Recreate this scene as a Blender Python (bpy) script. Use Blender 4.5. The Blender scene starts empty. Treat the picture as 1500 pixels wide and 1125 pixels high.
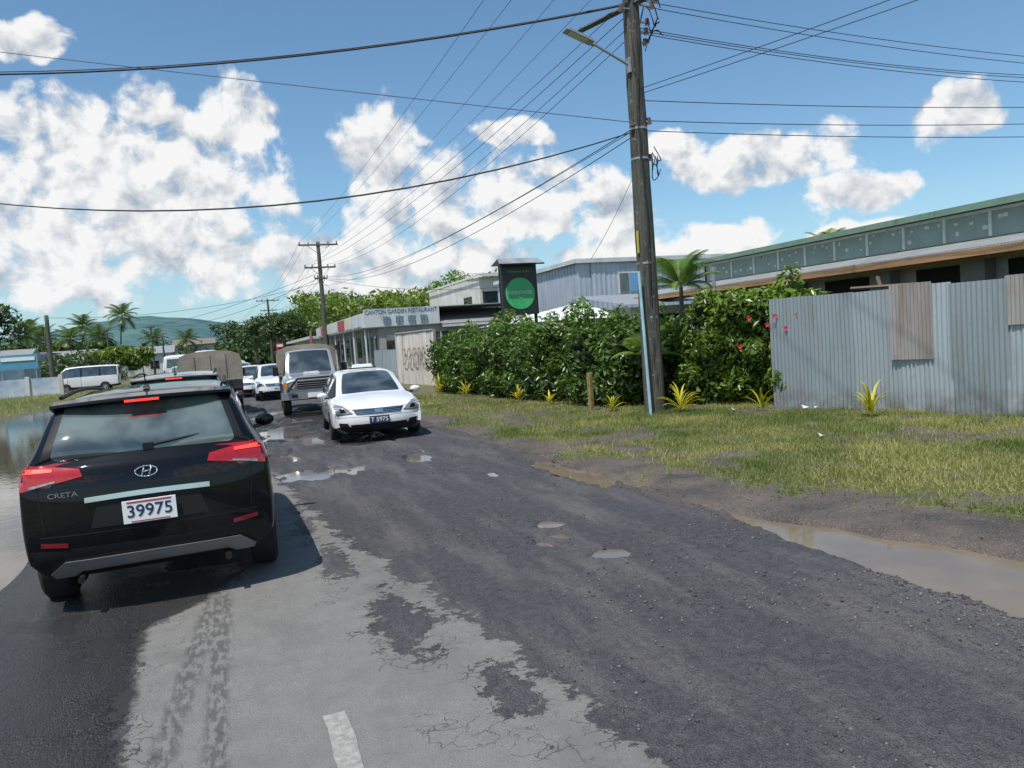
import bpy, math, numpy as np, random
from mathutils import Vector, Matrix
from mathutils.bvhtree import BVHTree
random.seed(7); RS=np.random.RandomState(11)
scene=bpy.context.scene
COL=scene.collection
# ------------------------------------------------------------------ helpers
def nd(nt,typ,ins=None,**at):
    n=nt.nodes.new(typ)
    for k,v in at.items(): setattr(n,k,v)
    if ins:
        for k,v in ins.items():
            s=n.inputs[k]
            if isinstance(v,bpy.types.NodeSocket): nt.links.new(v,s)
            else: s.default_value=v
    return n
def mth(nt,op,a,b=None,c=None,clamp=False):
    n=nt.nodes.new('ShaderNodeMath'); n.operation=op; n.use_clamp=clamp
    for i,v in enumerate((a,b,c)):
        if v is None: continue
        if isinstance(v,bpy.types.NodeSocket): nt.links.new(v,n.inputs[i])
        else: n.inputs[i].default_value=v
    return n.outputs[0]
def mr(nt,v,a,b,c=0.0,d=1.0,smooth=False):
    n=nd(nt,'ShaderNodeMapRange',{'Value':v,'From Min':a,'From Max':b,'To Min':c,'To Max':d})
    if smooth: n.interpolation_type='SMOOTHSTEP'
    return n.outputs[0]
def mixc(nt,f,a,b,bt='MIX'):
    n=nt.nodes.new('ShaderNodeMix'); n.data_type='RGBA'; n.blend_type=bt
    for i,v in ((0,f),(6,a),(7,b)):
        if isinstance(v,bpy.types.NodeSocket): nt.links.new(v,n.inputs[i])
        else:
            if i and len(v)==3: v=(*v,1)
            n.inputs[i].default_value=v
    return n.outputs[2]
def noise(nt,vec,scale,detail=4,rough=.55,dist=0):
    n=nd(nt,'ShaderNodeTexNoise',{'Scale':scale,'Detail':detail,'Roughness':rough,'Distortion':dist})
    if vec is not None: nt.links.new(vec,n.inputs['Vector'])
    return n.outputs['Fac']
def scalev(nt,vec,s):
    n=nd(nt,'ShaderNodeMapping',{'Vector':vec,'Scale':s}); return n.outputs[0]
def newmat(name):
    m=bpy.data.materials.new(name); m.use_nodes=True; nt=m.node_tree
    p=nt.nodes['Principled BSDF']; return m,nt,p
def attr(nt,name):
    return nd(nt,'ShaderNodeAttribute',attribute_name=name).outputs['Fac']
def mat(name,col,rough=.6,metal=0,var=.25,scale=4,stretch=(1,1,1),bump=0,bscale=30,col2=None,coat=0,spec=.5,dirt=0):
    m,nt,p=newmat(name)
    tc=nd(nt,'ShaderNodeTexCoord').outputs['Object']
    v=scalev(nt,tc,stretch)
    n=noise(nt,v,scale,4,.6)
    f=mr(nt,n,.3,.7)
    c2=col2 if col2 else tuple(c*(1-var) for c in col)
    c=mixc(nt,f,c2,col)
    if dirt:
        n2=noise(nt,scalev(nt,tc,(2,2,.35)),1.7,6,.7)
        c=mixc(nt,mr(nt,n2,.48,.75,0,dirt),c,tuple(q*.35+.02 for q in (col[0]*.95,col[1]*.85,col[2]*.7)))
    nt.links.new(c,p.inputs['Base Color'])
    p.inputs['Roughness'].default_value=rough; p.inputs['Metallic'].default_value=metal
    p.inputs['Coat Weight'].default_value=coat; p.inputs['Coat Roughness'].default_value=.03
    p.inputs['Specular IOR Level'].default_value=spec
    if bump:
        b=nd(nt,'ShaderNodeBump',{'Strength':bump,'Distance':.01,'Height':noise(nt,tc,bscale,3)})
        nt.links.new(b.outputs[0],p.inputs['Normal'])
    return m
def glassmat(name,col=(.012,.016,.018),rough=.03):
    m,nt,p=newmat(name)
    tc=nd(nt,'ShaderNodeTexCoord').outputs['Object']
    f=noise(nt,tc,2.2,3)
    nt.links.new(mixc(nt,mr(nt,f,.4,.6),tuple(c*.5 for c in col),tuple(c*2.2 for c in col)),p.inputs['Base Color'])
    p.inputs['Roughness'].default_value=rough; p.inputs['Specular IOR Level'].default_value=.9; p.inputs['IOR'].default_value=1.75
    return m
def leafmat(name,dark,light,trans=.3,rough=.45):
    m,nt,p=newmat(name)
    a=attr(nt,'tint')
    c=mixc(nt,a,dark,light)
    nt.links.new(c,p.inputs['Base Color']); p.inputs['Roughness'].default_value=rough
    t=nd(nt,'ShaderNodeBsdfTranslucent',{'Color':mixc(nt,.5,c,(*[min(1,q*1.6) for q in light[:2]],light[2]*.5))})
    mx=nd(nt,'ShaderNodeMixShader',{0:trans}); nt.links.new(p.outputs[0],mx.inputs[1]); nt.links.new(t.outputs[0],mx.inputs[2])
    nt.links.new(mx.outputs[0],nt.nodes['Material Output'].inputs[0])
    return m
def link(o,parent=None):
    COL.objects.link(o)
    if parent: o.parent=parent
    return o
def empty(name,loc=(0,0,0),rz=0,rot=None):
    o=bpy.data.objects.new(name,None); o.location=loc; o.rotation_euler=rot if rot else (0,0,rz); o.empty_display_size=.1
    return link(o)
def mkmesh(name,V,F,mats,fm=None,parent=None,smooth=False):
    me=bpy.data.meshes.new(name); me.from_pydata([tuple(v) for v in V],[],[tuple(f) for f in F])
    for m in mats: me.materials.append(m)
    if fm is not None: me.polygons.foreach_set('material_index',fm)
    if smooth: me.polygons.foreach_set('use_smooth',[True]*len(me.polygons))
    me.update()
    return link(bpy.data.objects.new(name,me),parent)
def npmesh(name,V,F,mats,attrs=None,parent=None,smooth=False):
    me=bpy.data.meshes.new(name); n=len(V); m,k=F.shape
    me.vertices.add(n); me.vertices.foreach_set('co',V.astype(np.float32).ravel())
    me.loops.add(m*k); me.loops.foreach_set('vertex_index',F.astype(np.int32).ravel())
    me.polygons.add(m); me.polygons.foreach_set('loop_start',np.arange(0,m*k,k,dtype=np.int32))
    me.polygons.foreach_set('loop_total',np.full(m,k,dtype=np.int32))
    if smooth: me.polygons.foreach_set('use_smooth',np.ones(m,dtype=bool))
    me.update(calc_edges=True)
    for mm in mats: me.materials.append(mm)
    if attrs:
        for a,v in attrs.items():
            at=me.attributes.new(a,'FLOAT','POINT'); at.data.foreach_set('value',v.astype(np.float32))
    return link(bpy.data.objects.new(name,me),parent)
class MB:
    def __init__(s): s.V=[];s.F=[];s.M=[];s.mats=[]
    def mi(s,m):
        if m not in s.mats: s.mats.append(m)
        return s.mats.index(m)
    def add(s,V,F,m):
        b=len(s.V); s.V+= [Vector(v) for v in V]; i=s.mi(m)
        for f in F: s.F.append([b+q for q in f]); s.M.append(i)
    def box(s,c,d,m,rot=None,taper=1):
        x,y,z=[q/2 for q in d]
        V=[(-x,-y,-z),(x,-y,-z),(x,y,-z),(-x,y,-z),(-x*taper,-y*taper,z),(x*taper,-y*taper,z),(x*taper,y*taper,z),(-x*taper,y*taper,z)]
        M=Matrix.Translation(c)
        if rot is not None: M=M@(rot if isinstance(rot,Matrix) else Matrix.Rotation(rot,4,'Z'))
        s.add([M@Vector(v) for v in V],[(0,3,2,1),(4,5,6,7),(0,1,5,4),(1,2,6,5),(2,3,7,6),(3,0,4,7)],m)
    def b2(s,a,b,m):
        s.box([(a[i]+b[i])/2 for i in range(3)],[abs(b[i]-a[i]) for i in range(3)],m)
    def cyl(s,p0,p1,r0,r1,m,n=12,caps=True):
        p0=Vector(p0);p1=Vector(p1);d=(p1-p0).normalized();q=d.to_track_quat('Z','Y')
        V=[]
        for p,r in ((p0,r0),(p1,r1)):
            for i in range(n):
                a=2*math.pi*i/n; V.append(p+q@Vector((r*math.cos(a),r*math.sin(a),0)))
        F=[(i,(i+1)%n,n+(i+1)%n,n+i) for i in range(n)]
        if caps: F+= [tuple(range(n-1,-1,-1)),tuple(range(n,2*n))]
        s.add(V,F,m)
    def lathe(s,prof,c,axis,m,n=24):
        q=Vector(axis).to_track_quat('Z','Y');c=Vector(c);V=[];K=len(prof)
        for i in range(n):
            a=2*math.pi*i/n
            for r,h in prof: V.append(c+q@Vector((r*math.cos(a),r*math.sin(a),h)))
        F=[(i*K+j,((i+1)%n)*K+j,((i+1)%n)*K+j+1,i*K+j+1) for i in range(n) for j in range(K-1)]
        s.add(V,F,m)
    def quad(s,pts,m): s.add(pts,[tuple(range(len(pts)))],m)
    def obj(s,name,parent=None,smooth=False,bevel=0,autos=False):
        o=mkmesh(name,s.V,s.F,s.mats,s.M,parent,smooth)
        if bevel:
            b=o.modifiers.new('b','BEVEL'); b.width=bevel; b.segments=2; b.limit_method='ANGLE'
        if autos:
            o.data.polygons.foreach_set('use_smooth',[True]*len(o.data.polygons)); o.data.set_sharp_from_angle(angle=math.radians(35))
        return o
def text(name,body,size,loc,rot,m,parent=None,sx=1,ext=.002,bold=0):
    c=bpy.data.curves.new(name,'FONT'); c.body=body; c.size=size; c.align_x='CENTER'; c.align_y='CENTER'; c.extrude=ext; c.offset=bold
    c.materials.append(m); o=bpy.data.objects.new(name,c); o.location=loc; o.rotation_euler=rot; o.scale=(sx,1,1)
    return link(o,parent)
TBL=np.random.RandomState(3).rand(256,256)
def vn(x,y):
    xi=np.floor(x).astype(int);yi=np.floor(y).astype(int);fx=x-xi;fy=y-yi
    fx=fx*fx*(3-2*fx);fy=fy*fy*(3-2*fy)
    g=lambda a,b:TBL[a&255,b&255]
    return (g(xi,yi)*(1-fx)+g(xi+1,yi)*fx)*(1-fy)+(g(xi,yi+1)*(1-fx)+g(xi+1,yi+1)*fx)*fy
def fbm(x,y,o=4,s=0):
    r=0;a=1;t=0
    for i in range(o):
        r=r+a*vn(x*2**i+17.3*i+s,y*2**i+9.1*i+s*1.7);t+=a;a*=.55
    return r/t-.5
def ss(a,b,x):
    t=np.clip((x-a)/(b-a),0,1);return t*t*(3-2*t)
# ------------------------------------------------------------------ terrain functions
def rb(y): return np.interp(y,[2,2.7,4,5.3,6.5,8.2,12.5,16,20],[1.55,1.5,1.42,1.25,1.0,.8,.5,.2,-.2])
def lb(y): return np.interp(y,[2,5.7,6.3,7,9,12.5],[-.5,-.68,-.25,.05,.25,.45])
HOLES=[(2.8,6.85,.17,.2,.055),(2.5,6.25,.12,.12,.05),(2.72,6.4,.13,.16,.055),(2.85,5.68,.17,.15,.06),
 (4.12,9.3,.26,1.2,.07),(1.1,19,.7,2.2,.07),(4.5,8,.2,.5,.05)]
def gh(x,y):
    h=.012*fbm(x*.8,y*.8,3)
    dark=ss(-.05,.15,x-rb(y))*ss(4.5,4.2,x)
    near=ss(30,12,y)
    h=h+dark*(.026*fbm(x*2.2,y*1.6,3,5)+.024*fbm(x*7,y*7,3,2)+.020*fbm(x*24,y*24,2,8))*(.35+.65*near)
    h=h-.012*dark
    for cx,cy,rx,ry,d in HOLES:
        r=np.sqrt(((x-cx)/rx)**2+((y-cy)/ry)**2)+1.5*fbm(x*5,y*5,3,cx)
        h=h-d*ss(1.15,.55,r)
    f=fbm(x*1.3,y*.5,4,77)
    h=h-.075*ss(.12,.25,f)*ss(7.5,10.5,y)*ss(34,26,y)*ss(-1.4,-.8,x)*ss(4.2,3.8,x)
    wy=np.interp(y,[0,3.2,4.4,5.2,5.7,6.2],[.60,.52,.36,.22,.08,0]); cx=np.interp(y,[0,3.5,5,6],[4.78,4.74,4.56,4.4])
    r=np.abs(x-cx)+.16*fbm(x*3,y*3,3,4)
    h=h-.085*ss(wy+.12,wy-.03,r)*(wy>0)
    mudz=ss(4.15,4.4,x)*ss(6.0,5.2,x)
    h=h+mudz*(.04*fbm(x*3,y*3,4,1)+.03*fbm(x*14,y*14,2,3)+.010)
    h=h+ss(4.9,7,x)*(.05+.08*fbm(x*.7,y*.5,3,9))
    fl=ss(-1.75,-2.3,x+.5*fbm(x*.8,y*.8,3,2))*ss(5.9,6.9,y+.8*fbm(x,y,2))*ss(44,36,y)*ss(-9.2,-8.0,x+.8*fbm(x*.5,y*.3,3))
    h=h-.11*fl
    h=h+ss(-8.3,-9.5,x)*.06
    return h
def gedge(y): return np.interp(y,[1,3.5,4.3,6,8.8,11.8,17,40],[6.3,6.0,5.8,5.3,4.8,4.55,4.45,4.5])
def gridmesh(name,xs,ys,mats,attrs=None):
    X,Y=np.meshgrid(xs,ys); Z=gh(X,Y); nx=len(xs);ny=len(ys)
    V=np.stack([X.ravel(),Y.ravel(),Z.ravel()],1)
    i=np.arange((ny-1)*(nx-1)); r=i//(nx-1);c=i%(nx-1);a=r*nx+c
    F=np.stack([a,a+1,a+nx+1,a+nx],1)
    A={k:f(X,Y).ravel() for k,f in (attrs or {}).items()}
    return npmesh(name,V,F,mats,A,smooth=True)
def rows(y0,y1,d0,k):
    r=[y0]
    while r[-1]<y1: r.append(r[-1]+max(d0,r[-1]*k))
    return np.concatenate([np.linspace(-70,y0-.5,60),np.array(r)])
# ------------------------------------------------------------------ road material
m,nt,p=newmat('road_surface'); M_ROAD=m
pos=nd(nt,'ShaderNodeNewGeometry').outputs['Position']
n1=noise(nt,pos,2.2,6,.6); n2=noise(nt,pos,14,5,.65); fine=noise(nt,pos,110,2,.6); fine2=noise(nt,pos,330,1,.5)
e=mth(nt,'ADD',attr(nt,'lightsd'),mth(nt,'MULTIPLY',mth(nt,'SUBTRACT',n1,.5),.75))
e=mth(nt,'ADD',e,mth(nt,'MULTIPLY',mth(nt,'SUBTRACT',n2,.5),.42))
light=mr(nt,e,-.012,.02)
vor=nd(nt,'ShaderNodeTexVoronoi',{'Vector':mixc(nt,.3,pos,nd(nt,'ShaderNodeTexNoise',{'Vector':pos,'Scale':4.0,'Detail':4.0}).outputs['Color']),'Scale':9.0},feature='DISTANCE_TO_EDGE').outputs['Distance']
crack=mth(nt,'MULTIPLY',mr(nt,vor,.0,.024,1,0),mr(nt,mth(nt,'ADD',e,mth(nt,'MULTIPLY',n1,.9)),.50,.66,1,0))
lc=mixc(nt,mr(nt,noise(nt,pos,5,6,.7),.3,.7),(.145,.138,.126),(.205,.197,.18))
lc=mixc(nt,mr(nt,fine,.35,.65,0,.6),lc,(.10,.096,.09))
lc=mixc(nt,mr(nt,fine2,.56,.70,0,.6),lc,(.34,.33,.31))
lc=mixc(nt,mr(nt,noise(nt,scalev(nt,pos,(1.3,.5,1)),1.1,5,.7),.48,.66,0,.5),lc,(.10,.096,.088))
lc=mixc(nt,mth(nt,'MULTIPLY',crack,.7),lc,(.045,.042,.04))
sv=scalev(nt,pos,(1.6,.28,1)); st=noise(nt,sv,1.6,7,.65)
dc=mixc(nt,mr(nt,n2,.3,.7),(.032,.029,.034),(.085,.079,.086))
dc=mixc(nt,mr(nt,st,.47,.66,0,.8),dc,(.15,.137,.13))
dc=mixc(nt,mr(nt,fine2,.56,.68,0,.7),dc,(.27,.26,.27))
dc=mixc(nt,mr(nt,fine,.3,.5,.75,0),dc,(.012,.011,.013))
c=mixc(nt,light,dc,lc)
mud=mr(nt,mth(nt,'ADD',attr(nt,'mud'),mth(nt,'MULTIPLY',mth(nt,'SUBTRACT',n2,.5),1.1)),.35,.75)
mc=mixc(nt,mr(nt,n1,.35,.65),(.068,.055,.047),(.13,.108,.09))
c=mixc(nt,mud,c,mc)
we=mth(nt,'ADD',attr(nt,'wetsd'),mth(nt,'MULTIPLY',mth(nt,'SUBTRACT',n1,.5),.45)); we=mth(nt,'ADD',we,mth(nt,'MULTIPLY',mth(nt,'SUBTRACT',n2,.5),.1))
wet=mr(nt,we,-.01,.05)
tn=noise(nt,scalev(nt,pos,(30,9,1)),1.0,3,.6)
trk=mth(nt,'MULTIPLY',attr(nt,'track'),mr(nt,tn,.42,.55))
c=mixc(nt,mth(nt,'MULTIPLY',trk,.65),c,(.045,.043,.04))
damp=mr(nt,noise(nt,pos,.9,5,.6),.5,.68,0,1)
wc=mixc(nt,mr(nt,fine2,.58,.7,0,.6),(.015,.014,.014),(.09,.085,.08))
c=mixc(nt,mth(nt,'MULTIPLY',wet,.84),c,wc)
nt.links.new(c,p.inputs['Base Color'])
ro=mr(nt,wet,0,1,.88,.33)
ro2=mth(nt,'SUBTRACT',ro,mth(nt,'MULTIPLY',mth(nt,'MULTIPLY',damp,.30),mth(nt,'SUBTRACT',1,light)))
nt.links.new(ro2,p.inputs['Roughness'])
hh=mth(nt,'ADD',mth(nt,'MULTIPLY',fine,mr(nt,light,0,1,1.4,.4)),mth(nt,'MULTIPLY',noise(nt,pos,50,3),mr(nt,light,0,1,1.7,.12)))
hh=mth(nt,'SUBTRACT',hh,mth(nt,'MULTIPLY',crack,.4)); hh=mth(nt,'ADD',hh,mth(nt,'MULTIPLY',light,.5))
b=nd(nt,'ShaderNodeBump',{'Strength':1.0,'Distance':.014,'Height':hh}); nt.links.new(b.outputs[0],p.inputs['Normal'])
def lightsd(x,y):
    d=np.minimum(rb(y)-x,x-lb(y))
    for cx,cy,rx,ry in ((.95,5.0,.2,.6),(1.2,3.55,.14,.40),(.75,6.6,.1,.4),(.62,8.5,.1,.6)):
        r=np.sqrt(((x-cx)/rx)**2+((y-cy)/ry)**2); d=np.minimum(d,(r-1)*min(rx,ry))
    d=np.minimum(d,(13.5-y)*.12)
    return d+.03
def wetsd(x,y):
    d=np.where(y<7.2,lb(y)-x,-.6-x)
    a=.5-np.abs(y-20)/16
    d=np.maximum(d,np.where((x<3.0),a-.2+.9*fbm(x*1.5,y*.7,3,6),-1))
    return np.clip(d,-1,1)
def mudf(x,y):
    v=ss(4.0,4.35,x)
    v=np.maximum(v,.7*ss(9,20,y)*(.4+1.4*fbm(x*.9,y*.35,3,12)))
    for cx,cy,rx,ry,dd in HOLES:
        r=np.sqrt(((x-cx)/rx)**2+((y-cy)/ry)**2); v=np.maximum(v,.42*ss(1.7,.9,r))
    return v
def trackf(x,y):
    t=np.zeros_like(x)
    for cx in (-.43+(y-3.8)*.08,-.2+(y-3.8)*.01):
        t=np.maximum(t,ss(.075,.05,np.abs(x-cx)))
    return t*ss(6.6,6.0,y)
A={'lightsd':lightsd,'wetsd':wetsd,'mud':mudf,'track':trackf}
gridmesh('road',np.linspace(-3.6,4.3,226),rows(1.2,420,.03,.0045),[M_ROAD],A)
# ------------------------------------------------------------------ verge
m,nt,p=newmat('verge_earth'); M_VERGE=m
pos=nd(nt,'ShaderNodeNewGeometry').outputs['Position']
n1=noise(nt,pos,1.5,6,.6);n2=noise(nt,pos,18,5,.6)
mc=mixc(nt,mr(nt,n1,.35,.65),(.05,.04,.033),(.125,.10,.08))
mc=mixc(nt,mr(nt,noise(nt,pos,70,3),.52,.68,0,.6),mc,(.25,.22,.19))
gc=mixc(nt,mr(nt,n2,.3,.7),(.06,.065,.025),(.17,.165,.065))
g=mr(nt,mth(nt,'ADD',attr(nt,'grass'),mth(nt,'MULTIPLY',mth(nt,'SUBTRACT',n2,.5),.8)),.35,.6)
nt.links.new(mixc(nt,g,mc,gc),p.inputs['Base Color'])
nt.links.new(mr(nt,n1,.4,.6,.5,.95),p.inputs['Roughness'])
b=nd(nt,'ShaderNodeBump',{'Strength':1.0,'Distance':.03,'Height':noise(nt,pos,45,5)}); nt.links.new(b.outputs[0],p.inputs['Normal'])
def grassf(x,y):
    g=ss(-.3,.6,x-gedge(y)+1.5*fbm(x*1.6,y*1.2,4,20))
    strip=ss(.55,.15,np.abs(x-(5.6+.03*(y-8))+.5*fbm(x,y*.7,3,31)))*ss(6.5,8.5,y)*ss(24,17,y)
    g=g*(1-.7*strip*ss(-.25,.1,fbm(x*2,y*1.2,3,33)))
    g=g*(1-.8*ss(.04,.20,fbm(x*1.1,y*1.0,4,91)))
    g=g*(1-.6*ss(.08,.2,fbm(x*3.5,y*3.0,3,55)))
    return g
gridmesh('grass_verge',np.linspace(4.3,15,200),rows(.5,120,.05,.01),[M_VERGE],{'grass':grassf})
def grassl(x,y): return ss(-.3,.3,gh(x,y)*18+.4+.6*fbm(x*.8,y*.4,3))
gridmesh('roadside_ground',np.linspace(-26,-3.6,140),rows(2,140,.12,.012),[M_VERGE],{'grass':grassl})
M_GR=mat('far_ground_green',(.10,.14,.04),.95,scale=.02,col2=(.05,.08,.025))
mkmesh('ground',[(-6000,-3000,-.16),(6000,-3000,-.16),(6000,9000,-.16),(-6000,9000,-.16)],[(0,1,2,3)],[M_GR])
def watermat(name,col,rough,bs):
    m,nt,p=newmat(name)
    pos=nd(nt,'ShaderNodeNewGeometry').outputs['Position']
    n=noise(nt,pos,1.2,4)
    nt.links.new(mixc(nt,mr(nt,n,.35,.65),col,tuple(q*.75 for q in col)),p.inputs['Base Color'])
    p.inputs['Roughness'].default_value=rough; p.inputs['IOR'].default_value=1.33
    b=nd(nt,'ShaderNodeBump',{'Strength':bs,'Distance':.02,'Height':noise(nt,scalev(nt,pos,(1,.6,1)),7,3)}); nt.links.new(b.outputs[0],p.inputs['Normal'])
    return m
M_W1=watermat('muddy_water',(.20,.155,.11),.04,.015); M_W2=watermat('flood_water',(.11,.095,.07),.04,.10)
mkmesh('puddle_water',[(-.9,4.5,-.052),(3.9,4.5,-.052),(3.9,34,-.052),(-.9,34,-.052)],[(0,1,2,3)],[watermat('pothole_water',(.16,.14,.12),.06,.03)])
mkmesh('muddy_puddle',[(3.95,1,-.042),(5.7,1,-.042),(5.7,12,-.042),(3.95,12,-.042)],[(0,1,2,3)],[M_W1])
mkmesh('flood_water',[(-12,5,-.045),(-1.2,5,-.045),(-1.2,46,-.045),(-12,46,-.045)],[(0,1,2,3)],[M_W2])
M_PAINT=mat('worn_road_paint',(.36,.35,.32),.8,scale=26,col2=(.20,.19,.175),bump=.5,bscale=120)
V=[];F=[]
for i in range(14):
    yy=2.0+1.85*i/13
    for xx in (.30+.006*math.sin(i*2.3),.41+.006*math.cos(i*1.7)):
        V.append((xx,yy,float(gh(np.array([xx]),np.array([yy]))[0])+.005))
F+=[(2*i,2*i+1,2*i+3,2*i+2) for i in range(13)]
mkmesh('road_marking',V,F,[M_PAINT])
def stones(name,pts,sz,mats):
    n=len(pts); base=np.array([(1,0,0),(-1,0,0),(0,1,0),(0,-1,0),(0,0,1),(0,0,-1)],float)
    T=np.array([(0,2,4),(2,1,4),(1,3,4),(3,0,4),(2,0,5),(1,2,5),(3,1,5),(0,3,5)])
    V=base[None]*(.6+.8*RS.rand(n,6,1))*sz[:,None,None]*np.array([1,1,.65]); a=RS.rand(n)*6.28;ca=np.cos(a)[:,None];sa=np.sin(a)[:,None]
    W=V.copy();W[:,:,0]=V[:,:,0]*ca-V[:,:,1]*sa;W[:,:,1]=V[:,:,0]*sa+V[:,:,1]*ca
    W+=pts[:,None,:]; F=(T[None]+6*np.arange(n)[:,None,None]).reshape(-1,3)
    return npmesh(name,W.reshape(-1,3),F,mats,{'tint':np.repeat(RS.rand(n)**1.6,6)})
n=26000
x=np.concatenate([RS.rand(n)*3.2+1.2,4.2+.13*RS.randn(n//4),4.3+1.3*RS.rand(n//5)])
y=np.concatenate([2.2+20*RS.rand(n)**1.5,2+14*RS.rand(n//4)**1.4,2+12*RS.rand(n//5)])
keep=(fbm(x*1.3,y*1.3,3,40)>-.06+.2*RS.rand(len(x)))&(x>rb(y)+.1)
x=x[keep];y=y[keep];s=.002+.012*RS.rand(len(x))**3.5
m,nt,p=newmat('gravel'); nt.links.new(mixc(nt,attr(nt,'tint'),(.04,.037,.04),(.20,.185,.175)),p.inputs['Base Color']); p.inputs['Roughness'].default_value=.85
stones('gravel',np.stack([x,y,gh(x,y)+s*.25],1),s,[m])
def blades(name,x,y,hmin,hmax,w,mats):
    n=len(x); z=gh(x,y)-.005; a=RS.rand(n)*6.28; h=hmin+(hmax-hmin)*RS.rand(n)**1.6
    h=h*(.4+1.6*np.clip(fbm(x*1.1,y*1.1,3,50)+.5,0,1)); lean=(.2+.8*RS.rand(n))*h; b=RS.rand(n)*6.28
    dx=np.cos(a)*w;dy=np.sin(a)*w
    P0=np.stack([x-dx,y-dy,z],1);P1=np.stack([x+dx,y+dy,z],1)
    P4=np.stack([x+np.cos(b)*lean,y+np.sin(b)*lean,z+h],1)
    V=np.stack([P0,P1,P4],1).reshape(-1,3); i=3*np.arange(n)
    F=np.stack([i,i+1,i+2],1)
    t=np.clip(.45+2.0*fbm(x*.9,y*.9,4,60)+.5*(RS.rand(n)-.5),0,1)
    return npmesh(name,V,F,mats,{'tint':np.repeat(t,3)})
M_GRASS=leafmat('grass_blades',(.085,.14,.028),(.37,.35,.12),.3,.6)
n=270000
x=4.4+8.5*RS.rand(n); y=2.8+(11.5)*RS.rand(n)
n2=90000; x=np.concatenate([x,4.3+6*RS.rand(n2)]); y=np.concatenate([y,14+22*RS.rand(n2)**1.3])
g=grassf(x,y); k=(RS.rand(len(x))<g**1.3)&(x<10.6+(12-y)*.34+.6); x=x[k];y=y[k]
far=np.clip(y/14,1,2.2)
blades('grass',x,y,.016,.075,.0065*far,[M_GRASS])
n=50000; x=-3.7-18*RS.rand(n); y=8+70*RS.rand(n)
k=(gh(x,y)>-.03); x=x[k];y=y[k]
blades('roadside_grass',x,y,.06,.22,.014,[M_GRASS])
# litter on the verge
b=MB(); M_LIT=mat('white_litter',(.7,.7,.68),.6)
for (x,y,a,s) in ((10.0,11.5,.3,.09),(10.1,11.4,1.1,.06),(9.2,12.6,.8,.05),(7.9,8.8,.5,.05)):
    z=float(gh(np.array([x]),np.array([y]))[0])+.05; ca,sa=math.cos(a)*s,math.sin(a)*s
    b.quad([(x-ca,y-sa,z),(x+sa,y-ca,z+.02),(x+ca,y+sa,z+.005),(x-sa,y+ca,z+.05)],M_LIT)
b.obj('litter')
# ------------------------------------------------------------------ foliage
def leafcloud(name,ells,n,size,mats,parent=None,shell=(.72,1.06),flat=.5,seed=0,zmin=None,tintb=0,ztint=0,zref=1):
    r=np.random.RandomState(seed); vol=np.array([(e[3]*e[4]+e[4]*e[5]+e[3]*e[5]) for e in ells]); idx=r.choice(len(ells),n,p=vol/vol.sum()); E=np.array(ells)[idx]
    d=r.randn(n,3); d/=np.linalg.norm(d,axis=1)[:,None]
    rr=shell[0]+(shell[1]-shell[0])*r.rand(n)**.7
    C=E[:,:3]+d*E[:,3:6]*rr[:,None]
    C+= (r.rand(n,3)-.5)*size*1.5
    cl=fbm(C[:,0]*1.3/ (size*6)+C[:,2]*.9/(size*6),C[:,1]*1.3/(size*6)-C[:,2]*.5/(size*6),3,seed+70)
    keep=cl>-.16
    if zmin is not None: keep&=C[:,2]>zmin
    C=C[keep];d=d[keep];cl=cl[keep];n=len(C)
    nrm=d+ .9*r.randn(n,3)+np.array([0,0,flat]); nrm/=np.linalg.norm(nrm,axis=1)[:,None]
    t=np.cross(nrm,r.randn(n,3)); t/=np.linalg.norm(t,axis=1)[:,None]+1e-9; b=np.cross(nrm,t)
    L=(size*(.6+.8*r.rand(n)))[:,None]
    V=np.stack([C-t*L,C-b*L*.42+nrm*L*.12,C+t*L,C+b*L*.42+nrm*L*.12],1).reshape(-1,3)
    i=4*np.arange(n); F=np.concatenate([np.stack([i,i+1,i+2],1),np.stack([i,i+2,i+3],1)])
    tint=np.clip(.36+tintb+1.1*cl+.5*(r.rand(n)-.5)+.15*d[:,2]+ztint*np.clip(C[:,2]-zref,0,1),0,1)  # ztint brightens upper leaves: sunlit tops put into the colour, plus yellow-green tips
    return npmesh(name,V,F,mats,{'tint':np.repeat(tint,4)},parent)
M_HEDGE=leafmat('hedge_leaves',(.015,.038,.007),(.12,.21,.028),.25,.35)
M_HEDGEY=leafmat('hibiscus_leaves',(.024,.058,.009),(.17,.26,.032),.3,.35)
M_TREE=leafmat('tree_leaves',(.05,.10,.015),(.22,.30,.04),.3)
M_DTREE=leafmat('dark_tree_leaves',(.020,.045,.013),(.08,.135,.028),.25)
M_PALM=leafmat('palm_leaves',(.04,.09,.015),(.17,.27,.045),.3,.4); M_PALMD=leafmat('dark_palm_leaves',(.03,.06,.015),(.11,.17,.035),.25,.4)
M_BARK=mat('bark',(.16,.12,.09),.9,scale=6,bump=.6)
M_CORE=mat('hedge_shade',(.012,.02,.006),1,var=.5)
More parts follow.
